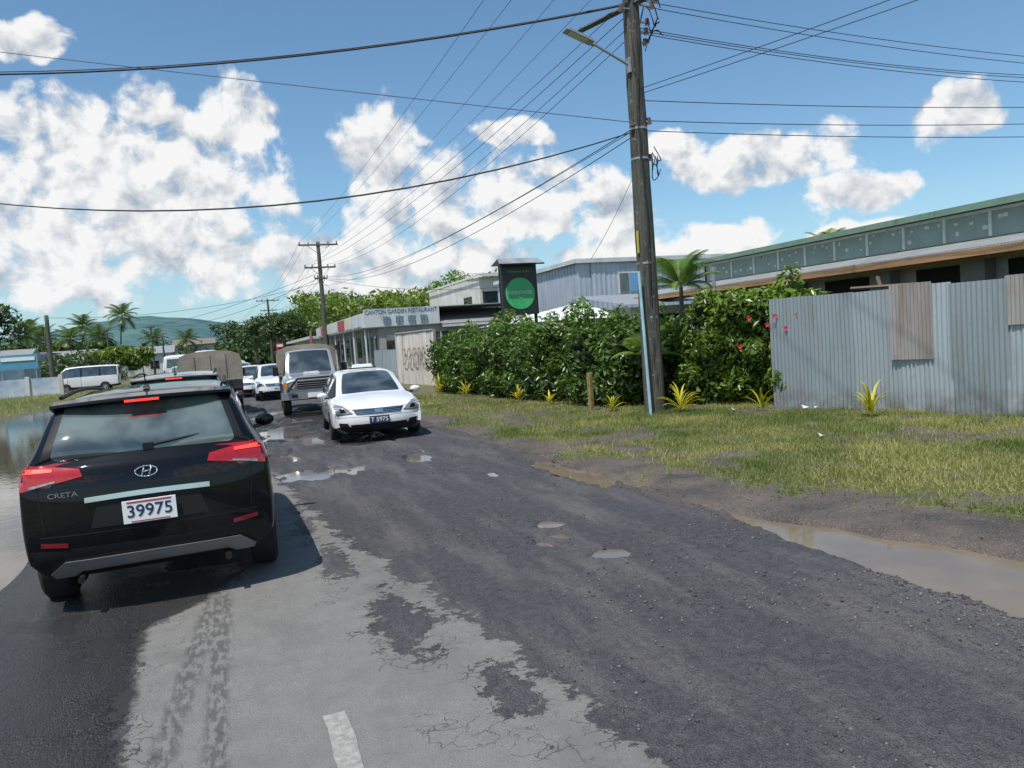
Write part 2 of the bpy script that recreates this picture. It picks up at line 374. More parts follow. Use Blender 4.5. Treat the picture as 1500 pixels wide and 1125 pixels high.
def hedge_line(pts,thick,h,step=.55,seed=1,shoots=True):
    r=random.Random(seed); E=[]
    for (x0,y0),(x1,y1) in zip(pts[:-1],pts[1:]):
        L=math.hypot(x1-x0,y1-y0);nn=max(1,int(L/step)); nx,ny=-(y1-y0)/L,(x1-x0)/L
        if nx<0: nx,ny=-nx,-ny
        for i in range(nn):
            t=(i+.5)/nn; bx=x0+(x1-x0)*t;by=y0+(y1-y0)*t; hv=h+.16*math.sin(by*1.3+seed)+.10*math.sin(by*3.1)
            for row in range(2):
                o=.55+row*(thick-1.1)+.3*(r.random()-.5)
                for z,rz in ((.5,.55),(1.15,.6),(hv-.55,.55)):
                    s=.56*(.75+.5*r.random()); E.append((bx+nx*o,by+ny*o,z+.22*(r.random()-.5),s,s,rz*(.8+.4*r.random())))
                if shoots and r.random()<.6: s=.14+.12*r.random(); E.append((bx+nx*o,by+ny*o,hv+.02+.2*r.random(),s,s,s*1.6))
                if shoots and row==0 and r.random()<.7: s=.15+.15*r.random(); E.append((bx-nx*.05,by-ny*.05,.4+1.4*r.random(),s,s,s))
    return E
he=empty('hedge')
EA=hedge_line([(7.0,27.2),(7.4,22),(8.1,16.2),(8.9,14.8)],1.9,2.0,seed=3)
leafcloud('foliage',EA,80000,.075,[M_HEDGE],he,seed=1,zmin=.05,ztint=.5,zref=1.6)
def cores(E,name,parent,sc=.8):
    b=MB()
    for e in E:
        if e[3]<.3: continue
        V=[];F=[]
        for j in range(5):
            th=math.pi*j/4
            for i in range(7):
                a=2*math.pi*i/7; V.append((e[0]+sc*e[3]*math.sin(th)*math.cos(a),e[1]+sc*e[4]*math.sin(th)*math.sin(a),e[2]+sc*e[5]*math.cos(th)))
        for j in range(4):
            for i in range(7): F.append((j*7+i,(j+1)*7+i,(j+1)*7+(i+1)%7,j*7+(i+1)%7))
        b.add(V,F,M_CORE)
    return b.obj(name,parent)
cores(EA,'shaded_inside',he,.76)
hb=empty('hibiscus_bush')
EB=hedge_line([(9.3,14.6),(10.5,12.3)],2.0,2.2,seed=5,step=.45)+[(10.2,13.7,2.05,.5,.5,.45),(10.6,13.2,2.0,.5,.5,.45),(9.9,14.3,2.15,.35,.35,.4)]
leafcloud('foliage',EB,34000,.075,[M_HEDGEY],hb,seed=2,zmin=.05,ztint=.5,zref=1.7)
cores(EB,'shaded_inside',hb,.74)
M_FLOW=mat('red_petals',(.62,.03,.08),.5,var=.4); b=MB()
rr=random.Random(4)
for (t,fz) in ((.95,1.85),(.72,1.7),(.78,1.85),(.86,1.6),(.58,1.85),(.97,1.5),(.5,1.3)):
    fx=9.15+1.3*t-.05;fy=14.35-2.3*t-.1
    c=Vector((fx-.02,fy-.10,fz))
    for k in range(5):
        a=k*1.257+rr.random()*.4; q=Vector((-.45,-.85,.2)).to_track_quat('Z','Y')
        p1=q@Vector((math.cos(a-.5)*.04,math.sin(a-.5)*.04,.025));p2=q@Vector((math.cos(a)*.06,math.sin(a)*.06,.015));p3=q@Vector((math.cos(a+.5)*.04,math.sin(a+.5)*.04,.025))
        b.quad([c,c+p1,c+p2,c+p3],M_FLOW)
b.obj('flowers',hb)
def rosette(name,loc,h,n,m,seed,w=.022,par=None):
    r=random.Random(seed);V=[];F=[];T=[]
    for i in range(n):
        a=r.random()*6.28;L=h*(.6+.6*r.random());el=.5+.95*r.random();cx=Vector((math.cos(a),math.sin(a),0));sd=Vector((-math.sin(a),math.cos(a),0));P=Vector((0,0,.03+.25*h*r.random()))
        b0=len(V);tt=r.random()**.7;N=6
        for j in range(N):
            t=j/(N-1);ang=el-1.25*t*t; ww=w*(math.sin(math.pi*min(1,t*.85+.12))+.1)
            V+= [P-sd*ww+Vector((0,0,ww*.5)),P,P+sd*ww+Vector((0,0,ww*.5))];T+=[tt]*3
            P=P+(cx*math.cos(ang)+Vector((0,0,1))*math.sin(ang))*L/(N-1)
        for j in range(N-1):
            for q in (0,1): F.append((b0+j*3+q,b0+j*3+q+1,b0+j*3+q+4,b0+j*3+q+3))
    o=npmesh(name,np.array([tuple(v) for v in V]),np.array(F),[m],{'tint':np.array(T)},par); o.location=loc
    return o
M_YEL=leafmat('croton_leaves',(.14,.24,.03),(.60,.50,.04),.3)
for i,(x,y,h) in enumerate([(8.45,13.3,.52),(7.75,14.9,.36),(7.55,17.9,.34),(7.35,19.6,.40),(7.0,23.2,.5),(6.85,26.0,.65),(9.55,12.2,.46),(9.95,9.9,.62),(11.2,7.7,.42)]):
    rosette('croton_plant',(x,y,.03),h,(24,14,12,16,20,26,10,18,12)[i],M_YEL,i,.02)
def frond_set(b,c,L,n,seed,el0=1.2,el1=-.2,leaf=.28,droop=1.3,wl=.02):
    r=random.Random(seed); V,F,T=b; up=Vector((0,0,1))
    for i in range(n):
        a=i*2.4+r.random()*.6; el=el0+(el1-el0)*(i/n)+.2*(r.random()-.5); P=Vector(c); cx=Vector((math.cos(a),math.sin(a),0)); sd=Vector((-math.sin(a),math.cos(a),0)); N=16; tt=r.random()
        for j in range(N):
            t=j/N; ang=el-droop*t*t; d=cx*math.cos(ang)+up*math.sin(ang); Q=P+d*L/N
            k=len(V); V+=[P-sd*.015*L,P+sd*.015*L,Q+sd*.012*L,Q-sd*.012*L]; F.append((k,k+1,k+2,k+3));T+=[tt]*4
            ll=leaf*L*(math.sin(math.pi*min(1,t*.9+.1))+.15)
            if j>1:
                for s in (-1,1):
                    for sub in (0,.5):
                        B=P+(Q-P)*sub; tip=B+(sd*s*.85+d*.55-up*.35*abs(1-.5*t)).normalized()*ll*(.85+.3*r.random()); k=len(V)
                        V+=[B,B+d*wl*L*1.6,tip+d*wl*L*.3,tip]; F.append((k,k+1,k+2,k+3));T+=[min(1,tt+.2*r.random())]*4
            P=Q
def palm(name,loc,h,L,n,seed,el0=1.3,el1=-.5,lean=.1,m=None,r0=.16):
    e=empty(name,loc); b=MB(); P=Vector((0,0,0))
    N=8
    for j in range(N):
        t=(j+1)/N; Q=Vector((lean*h*t*t,0,h*t)); b.cyl(P,Q,r0*(1-.5*(j/N)),r0*(1-.5*t),M_BARK,8,False); P=Q
    b.obj('trunk',e,True)
    s=([],[],[]); frond_set(s,P,L,n,seed,el0,el1)
    npmesh('fronds',np.array([tuple(v) for v in s[0]]),np.array(s[1]),[m or M_PALM],{'tint':np.array(s[2])},e)
    return e
palm('small_palm_tree',(10.45,16.2,0),2.75,1.15,16,3,1.35,.0,.02,r0=.09)
palm('small_palm_tree',(8.75,15.0,0),1.2,.9,11,9,1.3,.1,.02,r0=.05)
palm('palm_tree',(29.5,32,0),5.15,1.6,18,20,1.3,-.2,.04); palm('palm_tree',(31.0,32.5,0),5.1,1.5,18,21,1.3,-.2,.04)
for i,(x,y,h,L) in enumerate([(-17,150,10.5,3.4),(-36,135,9,3.4),(-31,150,8.5,3.3),(-45,150,10,3.5),(-27,140,7,3.2),(-7,160,6,3),(-40,120,7.5,3),(-52,140,9,3.4),(-33,128,7,3),
      (-25,118,6.8,3.0),(-21,126,6.2,2.8),(-28,112,7.2,3.0),(-18.5,135,6.5,3.0),(-36,105,8.0,3.2),(-23,150,9.0,3.2),(-12,150,6,3.0)]):
    palm('palm_tree',(x,y,0),h,L,20,22+i,1.3,-.7,.08,M_PALMD)
def tree(name,loc,h,rad,seed,m,n=9000,leaf=.3,zsc=.55):
    e=empty(name,loc); r=random.Random(seed);b=MB(); E=[]
    th=h*.38; b.cyl((0,0,0),(0,0,th),rad*.07,rad*.05,M_BARK,8)
    for i in range(9):
        a=i*2.4+r.random(); d=rad*(.35+.5*r.random()); c=Vector((math.cos(a)*d,math.sin(a)*d,h*(.55+.3*r.random())))
        b.cyl((0,0,th*.95),c,rad*.035,rad*.012,M_BARK,6); s=rad*(.28+.2*r.random()); E.append((*c,s,s,s*zsc*1.1))
        for k in range(3):
            q=c+Vector((r.uniform(-1,1),r.uniform(-1,1),r.uniform(-.3,.6)))*s; s2=s*.5; E.append((*q,s2,s2,s2*.7))
    E.append((0,0,h*.80,rad*.45,rad*.45,h*.15))
    b.obj('trunk',e)
    leafcloud('crown',E,n,leaf,[m],e,shell=(.35,1.05),seed=seed)
for i,(x,y,h,r,m,z) in enumerate([(13.5,88,8.3,7,M_TREE,.5),(21,82,8.0,7,M_TREE,.5),(27,95,9.2,7,M_TREE,.5),(8.5,112,8,5,M_DTREE,.7),(5.5,150,9,7,M_DTREE,.7),(12,135,8.0,7,M_DTREE,.6),
      (-24.5,84,7.8,5.5,M_DTREE,.7),(-31,100,9,6,M_DTREE,.7),(-38,110,10,7,M_DTREE,.7),(-14.5,120,4.4,4,M_TREE,.7),(-46,112,10,7,M_DTREE,.7),(-27,130,6,6,M_DTREE,.7),(-20,142,6,6,M_DTREE,.7)]):
    tree('broadleaf_tree',(x,y,0),h,r,30+i,m,8000,.28,z)
E=[]
rr=random.Random(8)
for i in range(120):
    x=rr.uniform(-110,60);y=rr.uniform(165,260);s=rr.uniform(4,7); E.append((x,y,rr.uniform(1.0,3),s,s,s*.62))
leafcloud('distant_trees',E,50000,.8,[M_DTREE],seed=5,shell=(.6,1.05),zmin=0)
E=[]
for i in range(50):
    x=rr.uniform(-50,-13);y=rr.uniform(92,125);s=rr.uniform(1.5,2.8); E.append((x,y,rr.uniform(.5,2),s,s,s*.7))
leafcloud('roadside_shrubs',E,22000,.3,[M_DTREE],seed=6,shell=(.5,1.05),zmin=0)
m,nt,p=newmat('hazy_hill_forest'); pos=nd(nt,'ShaderNodeNewGeometry').outputs['Position']
nt.links.new(mixc(nt,mr(nt,noise(nt,pos,.008,6,.65),.38,.62),(.05,.105,.12),(.095,.165,.155)),p.inputs['Base Color']); p.inputs['Roughness'].default_value=1; p.inputs['Specular IOR Level'].default_value=0  # blue distance haze is mixed into the forest base colour
xs=np.linspace(-4500,4500,160); ys=np.linspace(2400,4200,16)
X,Y=np.meshgrid(xs,ys); R=np.interp(X,[-4500,-2000,-1100,-700,-532,-430,-277,-230,-100,104,400,900,2500,4500],[30,60,105,125,140,158,176,166,152,118,80,45,20,10])*1.12
Z=R*np.interp(Y,[2400,2900,3300,4200],[0,.72,1,.6])+18*fbm(X*.006,Y*.006,4)*np.interp(Y,[2400,2900],[0,1])
i=np.arange(15*159);a=(i//159)*160+i%159
npmesh('hills',np.stack([X.ravel(),Y.ravel(),Z.ravel()],1),np.stack([a,a+1,a+161,a+160],1),[m],smooth=True)
# ------------------------------------------------------------------ common materials
M_BLK=mat('black_plastic',(.014,.014,.015),.55,spec=.3); M_TIRE=mat('tyre_rubber',(.022,.021,.02),.85,bump=.5,bscale=60)
M_RIM=mat('alloy_rim',(.55,.55,.56),.3,.8); M_CHR=mat('chrome_trim',(.75,.76,.78),.12,1,var=.1)
M_GLS=glassmat('tinted_glass',(.02,.025,.024)); M_GLS2=glassmat('windscreen_glass',(.03,.038,.038)); M_GLS3=glassmat('rear_screen_glass',(.05,.066,.06))  # rear screen base colour lightened to stand in for reflections in the glass
M_RED=mat('red_lens',(.42,.008,.012),.12,var=.3,coat=1,scale=30); M_REDL=mat('dark_red_lens',(.25,.006,.01),.15,coat=1)
M_CLR=mat('headlamp_lens',(.42,.44,.46),.08,.3,scale=25,var=.6,coat=1); M_SIL=mat('silver_paint',(.32,.32,.33),.35,.5); M_SKID=mat('satin_silver_plastic',(.22,.22,.215),.5,.1)
M_WHP=mat('plate_white',(.78,.8,.78),.5,var=.08); M_NAVY=mat('plate_navy',(.02,.03,.09),.5); M_PLR=mat('plate_red_blue',(.5,.06,.1),.5)
m,nt,p=newmat('lit_brake_lamp'); p.inputs['Emission Color'].default_value=(1,.05,.03,1); p.inputs['Emission Strength'].default_value=1.1
nt.links.new(mixc(nt,noise(nt,nd(nt,'ShaderNodeTexCoord').outputs['Object'],60),(.4,.01,.01),(.8,.05,.04)),p.inputs['Base Color']); M_BRK=m
def paint(name,c,metal=0,rough=.28,dust=.15,spec=.5,coat=1):
    return mat(name,c,rough,metal,var=.12,scale=2,coat=coat,dirt=dust*1.5 if dust else 0,spec=spec)
M_PBLK=paint('black_paint',(.004,.004,.006),0,.5,0,.02,.75); M_PWHT=paint('white_paint',(.78,.78,.77),0,.35,.12)
M_PSIL=paint('silver_grey_paint',(.42,.43,.44),.4,.35,.2); M_PGRY=paint('dark_grey_paint',(.03,.033,.038),.2,.35,.1)
M_CANV=mat('canvas_cover',(.32,.285,.235),.9,scale=3,col2=(.19,.165,.13),bump=.5,bscale=15,dirt=.5)
# ------------------------------------------------------------------ cars
def ring(s):
    w,zb,zm,zs,zl,wb,zt,wt=[s[k] for k in ('w','zb','zm','zs','zl','wb','zt','wt')]
    dr=min(.07,(zt-zl)*.5); r=[(0,zb),(w*.84,zb),(w*.975,zb+.13),(w,zm),(w*.985,zs),(wb,zl),(wt,zt-dr),(wt-.10,zt-.004),(0,zt+.025)]
    return r
def car_body(parent,secs,flags,roff,foff,mats,wheels,wr,bulge=(.1,.1)):
    V=[];F=[];M=[];K=16
    rings=[ring(s) for s in secs]; n=len(secs)
    def yoff(j,i):
        if j==0: return roff[i]
        if j==n-1: return -foff[i]
        return 0
    for j,(s,r) in enumerate(zip(secs,rings)):
        for k in range(K):
            i=k if k<=8 else 16-k; x,z=r[i]; sg=1 if k<=8 else -1
            V.append((x*sg,s['y']+yoff(j,i)+ (bulge[0] if j==0 else 0)*1.0*(abs(x)/max(.01,s['w']))**3 - (bulge[1] if j==n-1 else 0)*(abs(x)/max(.01,s['w']))**3,z))
    for j in range(n-1):
        for k in range(K):
            i=k if k<8 else 15-k; a=j*K+k;b=j*K+(k+1)%K
            F.append((a,b,b+K,a+K)); fl=flags[j]
            mm=1
            if i<=1: mm=0
            if i==5 and 's' in fl: mm=2
            if i==5 and 'b' in fl: mm=0
            if i==7 and 'w' in fl: mm=3
            if i==7 and 'r' in fl: mm=4
            M.append(mm)
    NC=6
    for j,off,bu,sg in ((0,roff,bulge[0],1),(n-1,foff,bulge[1],-1)):
        r=rings[j];y=secs[j]['y'];W=secs[j]['w'];rowsI=[]
        for i in range(1,8):
            row=[j*K+i]
            for q in range(1,NC):
                x=r[i][0]*(1-2*q/NC); V.append((x,y+sg*(off[i]+bu*(abs(x)/W)**3),r[i][1]+(.02*(1-(2*q/NC-1)**2) if i==7 else 0))); row.append(len(V)-1)
            row.append(j*K+16-i); rowsI.append(row)
        for i in range(6):
            for q in range(NC):
                f=(rowsI[i][q],rowsI[i][q+1],rowsI[i+1][q+1],rowsI[i+1][q]); F.append(f if sg>0 else f[::-1]); M.append(0 if i==0 else 1)
        for q in range(NC):
            f=(rowsI[6][q],rowsI[6][q+1],j*K+8); F.append(f if sg>0 else f[::-1]); M.append(1)
            f=(rowsI[0][q+1],rowsI[0][q],j*K); F.append(f if sg>0 else f[::-1]); M.append(0)
    me=bpy.data.meshes.new('body'); me.from_pydata(V,[],F)
    for q in mats+[M_GLS3]: me.materials.append(q)
    me.polygons.foreach_set('material_index',M); me.polygons.foreach_set('use_smooth',[True]*len(F)); me.update()
    import bmesh
    bm=bmesh.new(); bm.from_mesh(me); bmesh.ops.recalc_face_normals(bm,faces=bm.faces); cl=bm.edges.layers.float.new('crease_edge')
    for ed in bm.edges:
        a,b=sorted((ed.verts[0].index,ed.verts[1].index))
        if b<n*K:
            ja,jb=a//K,b//K;ka=a%K;kb=b%K
            ia=ka if ka<=8 else 16-ka; ib=kb if kb<=8 else 16-kb
            if ja!=jb and ia==ib: ed[cl]={1:.5,2:.3,4:.35,5:.6,6:.5,7:.35}.get(ia,0)
            elif ja==jb:
                s=secs[ja].get('cr',0); ed[cl]=s
        ms=set(f.material_index for f in ed.link_faces)
        if len(ms)>1: ed[cl]=max(ed[cl],.75)
    bm.to_mesh(me); bm.free()
    o=link(bpy.data.objects.new('body',me))
    sm=o.modifiers.new('s','SUBSURF'); sm.levels=2; sm.render_levels=2
    cb=MB(); wmax=max(s['w'] for s in secs)
    for wy in wheels:
        for sg in (-1,1): cb.cyl((sg*(wmax-.30),wy,wr),(sg*(wmax+.2),wy,wr),wr*1.17,wr*1.17,mats[0],28)
    cut=cb.obj('cut'); bo=o.modifiers.new('b','BOOLEAN'); bo.object=cut; bo.operation='DIFFERENCE'; bo.solver='EXACT'
    dg=bpy.context.evaluated_depsgraph_get(); nm=bpy.data.meshes.new_from_object(o.evaluated_get(dg)); o.modifiers.clear(); o.data=nm
    bpy.data.objects.remove(cut)
    nm.polygons.foreach_set('use_smooth',[True]*len(nm.polygons)); nm.set_sharp_from_angle(angle=math.radians(42))
    o.parent=parent
    bvh=BVHTree.FromPolygons([v.co for v in nm.vertices],[p.vertices for p in nm.polygons])
    return o,bvh
def decal(b,bvh,cs,axis,m,off=.006,n=(8,4),curve=0):
    nu,nv=n;G={};V=[];F=[]
    for j in range(nv+1):
        for i in range(nu+1):
            s=i/nu;t=j/nv
            u=(1-t)*((1-s)*cs[0][0]+s*cs[1][0])+t*((1-s)*cs[3][0]+s*cs[2][0]); v=(1-t)*((1-s)*cs[0][1]+s*cs[1][1])+t*((1-s)*cs[3][1]+s*cs[2][1])+curve*math.sin(math.pi*s)
            o,d={'R':((u,-3,v),(0,1,0)),'F':((u,9,v),(0,-1,0)),'+x':((3,u,v),(-1,0,0)),'-x':((-3,u,v),(1,0,0)),'T':((u,v,4),(0,0,-1))}[axis]
            h=bvh.ray_cast(Vector(o),Vector(d))
            if h[0] is None: continue
            G[i,j]=len(V); V.append(h[0]-Vector(d)*off)
    for j in range(nv):
        for i in range(nu):
            k=[(i,j),(i+1,j),(i+1,j+1),(i,j+1)]
            if all(q in G for q in k): F.append([G[q] for q in k])
    from collections import Counter
    ec=Counter(); ed={}
    for f in F:
        for q in range(4):
            a,c=f[q],f[(q+1)%4]; ec[tuple(sorted((a,c)))]+=1; ed[tuple(sorted((a,c)))]=(a,c)
    dv=Vector({'R':(0,1,0),'F':(0,-1,0),'+x':(-1,0,0),'-x':(1,0,0),'T':(0,0,-1)}[axis])
    low={}
    for k,cn in ec.items():
        if cn==1:
            for q in k:
                if q not in low: low[q]=len(V); V.append(V[q]+dv*(off+.012))
            a,c=ed[k]; F.append([c,a,low[a],low[c]])
    if F: b.add(V,F,m)
def wheel(b,x,y,r,w,sg,spokes=5,rim=None):
    b.lathe([(r*.62,-w/2),(r*.9,-w/2),(r*.985,-w*.38),(r,-w*.15),(r,w*.15),(r*.985,w*.38),(r*.9,w/2),(r*.64,w/2),(r*.6,w*.3)],(x,y,r),(sg,0,0),M_TIRE,32)
    rim=rim or M_RIM; c=Vector((x+sg*w*.28,y,r))
    b.lathe([(r*.66,w*.2),(r*.64,w*.02),(r*.56,-.02),(r*.55,-w*.5)],c,(sg,0,0),rim,28)
    b.lathe([(r*.55,-w*.45),(0,-w*.45)],c,(sg,0,0),M_BLK,20)
    for k in range(spokes):
        a=2*math.pi*k/spokes
        M=Matrix.Translation(c+Vector((sg*.0,0,0)))@Matrix.Rotation(a,4,'X')@Matrix.Translation((0,0,r*.32))
        b.box((0,0,0),(.025,r*.2,r*.56),rim,M)
    b.lathe([(r*.16,-.01),(r*.14,.02),(0,.025)],c,(sg,0,0),rim,14)
def S(y,w,zb,zm,zs,zl,wb,zt,wt,cr=0): return dict(y=y,w=w,zb=zb,zm=zm,zs=zs,zl=zl,wb=wb,zt=zt,wt=wt,cr=cr)
def mirrors(b,x,y,z,m,s=1):
    for sg in (-1,1):
        V=[];F=[];c=Vector((sg*(x+.11),y,z))
        for j in range(6):
            th=math.pi*j/5
            for i in range(10):
                a=2*math.pi*i/10; V.append(c+Vector((.105*s*math.sin(th)*math.cos(a) if j not in(0,5) else 0,.06*math.sin(th)*math.sin(a),.075*s*math.cos(th))))
        for j in range(5):
            for i in range(10): F.append((j*10+i,(j+1)*10+i,(j+1)*10+(i+1)%10,j*10+(i+1)%10))
        b.add(V,F,m); b.box((sg*(x),y+.0,z-.06),(.14,.06,.04),M_BLK)
def suv(name,loc,rz,pm,roll=0):
    e=empty(name,loc,rot=(0,roll,rz))
    secs=[S(0,.83,.34,.62,.98,1.10,.80,1.16,.745,.35),
          S(.16,.875,.30,.62,.99,1.11,.82,1.25,.735),
          S(.44,.89,.27,.62,.99,1.12,.83,1.545,.655,.45),
          S(.62,.89,.25,.62,.99,1.11,.835,1.585,.645),
          S(.80,.89,.24,.60,.98,1.10,.84,1.60,.64,.2),
          S(1.62,.89,.22,.58,.97,1.07,.845,1.615,.65,.2),
          S(1.72,.89,.22,.58,.97,1.065,.845,1.615,.65,.2),
          S(2.60,.89,.22,.58,.95,1.04,.84,1.575,.63,.3),
          S(3.22,.885,.22,.57,.93,1.02,.82,1.10,.70,.4),
          S(3.75,.88,.24,.55,.88,.97,.78,1.01,.68),
          S(4.10,.85,.27,.52,.80,.88,.74,.93,.62),
          S(4.26,.78,.30,.52,.72,.79,.66,.82,.5,.3)]
    flags=['r','r','','','s','b','s','bw','','','']
    roff=[.12,.10,.03,.0,.02,.06,.10,.13,.14]; foff=[.15,.1,.03,0,.02,.04,.05,.06,.06]
    body,bvh=car_body(e,secs,flags,roff,foff,[M_BLK,pm,M_GLS,M_GLS2],(.86,3.45),.335,(.13,.22))
    b=MB()
    for sg in (-1,1):
        for y in (.86,3.45): wheel(b,sg*.775,y,.335,.215,sg)
    b.obj('wheels',e,autos=True)
    d=MB()
    for s in (-1,1):
        ax='+x' if s>0 else '-x'
        decal(d,bvh,[(s*.42,1.045),(s*.865,.965),(s*.865,1.165),(s*.44,1.10)],'R',M_RED,.014,(16,6))
        decal(d,bvh,[(s*.62,1.095),(s*.85,1.095),(s*.85,1.13),(s*.62,1.115)],'R',M_BRK,.019,(12,1))
        decal(d,bvh,[(s*.60,1.02),(s*.78,.985),(s*.78,1.003),(s*.60,1.032)],'R',M_CLR,.019,(12,1))
        decal(d,bvh,[(.10,.985),(.42,1.06),(.40,1.10),(.10,1.16)],ax,M_RED,.010,(6,3))
        decal(d,bvh,[(s*.56,.545),(s*.74,.56),(s*.74,.59),(s*.56,.575)],'R',M_REDL,.012,(8,1))
        decal(d,bvh,[(.95,1.0),(2.95,.93),(2.95,.945),(.95,1.015)],ax,pm,.008,(10,1))
        for yy in (1.68,2.68): decal(d,bvh,[(yy,.4),(yy+.012,.4),(yy+.012,1.04),(yy,1.04)],ax,M_BLK,.002,(1,10))
        for yy in (1.45,2.45): decal(d,bvh,[(yy,.9),(yy+.16,.895),(yy+.16,.925),(yy,.93)],ax,pm,.03,(3,1))
        decal(d,bvh,[(.3,.30),(3.9,.30),(3.9,.42),(.3,.42)],ax,M_BLK,.008,(20,2))
        for k in range(9):
            y0=.65+k*.23;y1=y0+.23; z=lambda y:1.60+.035*math.sin(math.pi*(y-.65)/2.07)
            d.cyl((s*.60,y0,z(y0)),(s*.60,y1,z(y1)),.016,.016,M_BLK,6)
        decal(d,bvh,[(s*.42,.70),(s*.74,.72),(s*.76,.84),(s*.42,.80)],'F',M_CLR,.01,(8,3))
        decal(d,bvh,[(s*.70,.65),(s*.706,.65),(s*.733,1.0),(s*.727,1.0)],'R',M_BLK,.003,(1,8))
        decal(d,bvh,[(s*.635,1.19),(s*.70,1.17),(s*.60,1.50),(s*.55,1.50)],'R',M_BLK,.003,(2,8))
        decal(d,bvh,[(s*.60,.15+.9),(s*.61,1.05),(s*.61,1.06),(s*.60,1.06)],'R',M_BLK,.003,(1,1))
    decal(d,bvh,[(-.38,.60),(.38,.60),(.42,.80),(-.42,.80)],'F',M_BLK,.01,(10,4))
    decal(d,bvh,[(-.42,.855),(.42,.855),(.42,.892),(-.42,.892)],'R',M_CHR,.022,(18,1),.010)
    decal(d,bvh,[(-.40,.665),(.40,.665),(.34,.85),(-.34,.85)],'R',M_BLK,.004,(10,4))
    decal(d,bvh,[(-.78,.36),(.78,.36),(.82,.53),(-.82,.53)],'R',M_BLK,.005,(20,4))
    decal(d,bvh,[(-.76,.305),(.76,.305),(.60,.435),(-.60,.435)],'R',M_SKID,.026,(20,3),.01)
    decal(d,bvh,[(-.60,.28),(.60,.28),(.50,.345),(-.50,.345)],'R',M_BLK,.034,(20,3),.01)
    decal(d,bvh,[(-.74,.625),(.74,.625),(.74,.633),(-.74,.633)],'R',M_BLK,.003,(20,1))
    decal(d,bvh,[(-.6,.935),(.6,.935),(.6,.941),(-.6,.941)],'R',M_BLK,.003,(16,1),.012)
    sp=MB()
    V=[];F=[]
    for i in range(13):
        t=i/12*2-1; x=.64*t; k=.10*t*t; V+=[(x,.52,1.575+.02*(1-t*t)),(x,.30+k,1.555+.02*(1-t*t)),(x,.29+k,1.535+.02*(1-t*t)),(x,.50,1.50)]
    for i in range(12):
        for j in range(4): F.append((i*4+j,i*4+(j+1)%4,(i+1)*4+(j+1)%4,(i+1)*4+j))
    F+=[(0,1,2,3),(51,50,49,48)]
    sp.add(V,F,pm); sp.obj('spoiler',e,autos=True)
    d.box((0,.285,1.543),(.24,.02,.018),M_BRK)
    hh=bvh.ray_cast(Vector((0,-2,1.2)),Vector((0,1,0)))[0]
    d.cyl((.02,hh.y-.02,1.205),(.38,hh.y+.03,1.245),.012,.008,M_BLK,6); d.box((.02,hh.y-.01,1.20),(.07,.05,.05),M_BLK)
    d.cyl((.0,.75,1.62),(.0,.66,1.80),.006,.003,M_BLK,6); d.box((0,.76,1.63),(.05,.1,.03),M_BLK,taper=.6)
    mirrors(d,.86,2.95,1.08,pm)
    for s in (-1,1): d.cyl((s*.5,.03,.30),(s*.5,.2,.30),.025,.025,M_BLK,10)
    d.obj('trim',e,autos=True)
    y0=bvh.ray_cast(Vector((0,-2,.75)),Vector((0,1,0)))[0].y
    pl=MB(); pl.box((0,y0-.028,.75),(.36,.012,.165),M_WHP); pl.box((0,y0-.0352,.82),(.30,.003,.012),M_PLR);pl.box((0,y0-.0352,.68),(.26,.003,.007),M_PLR); pl.obj('number_plate',e,bevel=.003)
    text('plate_number','39975',.125,(0,y0-.036,.75),(math.pi/2,0,0),M_NAVY,e,1.0,.001,.001)
    yb=bvh.ray_cast(Vector((0,-2,1.02)),Vector((0,1,0)))[0].y
    bd=MB(); N=20
    for i in range(N):
        a=2*math.pi*i/N;a2=2*math.pi*(i+1)/N
        bd.cyl((.075*math.cos(a),yb-.012,1.03+.038*math.sin(a)),(.075*math.cos(a2),yb-.012,1.03+.038*math.sin(a2)),.006,.006,M_CHR,5)
    for s in (-1,1): bd.cyl((s*.025-.008,yb-.012,1.005),(s*.025+.012,yb-.012,1.057),.007,.007,M_CHR,5)
    bd.cyl((-.03,yb-.012,1.025),(.03,yb-.012,1.037),.006,.006,M_CHR,5)
    bd.obj('badge',e,True)
    yl=bvh.ray_cast(Vector((-.53,-2,.985)),Vector((0,1,0)))[0].y
    text('lettering','CRETA',.050,(-.56,yl-.012,.925),(math.pi/2,0,-.12),M_SIL,e,1.3,.002)
    return e
suv('black_suv',(-.60,6.2,-.01),math.radians(0),M_PBLK,math.radians(-.8))
suv('black_suv',(-.78,12.9,0),0,M_PGRY)
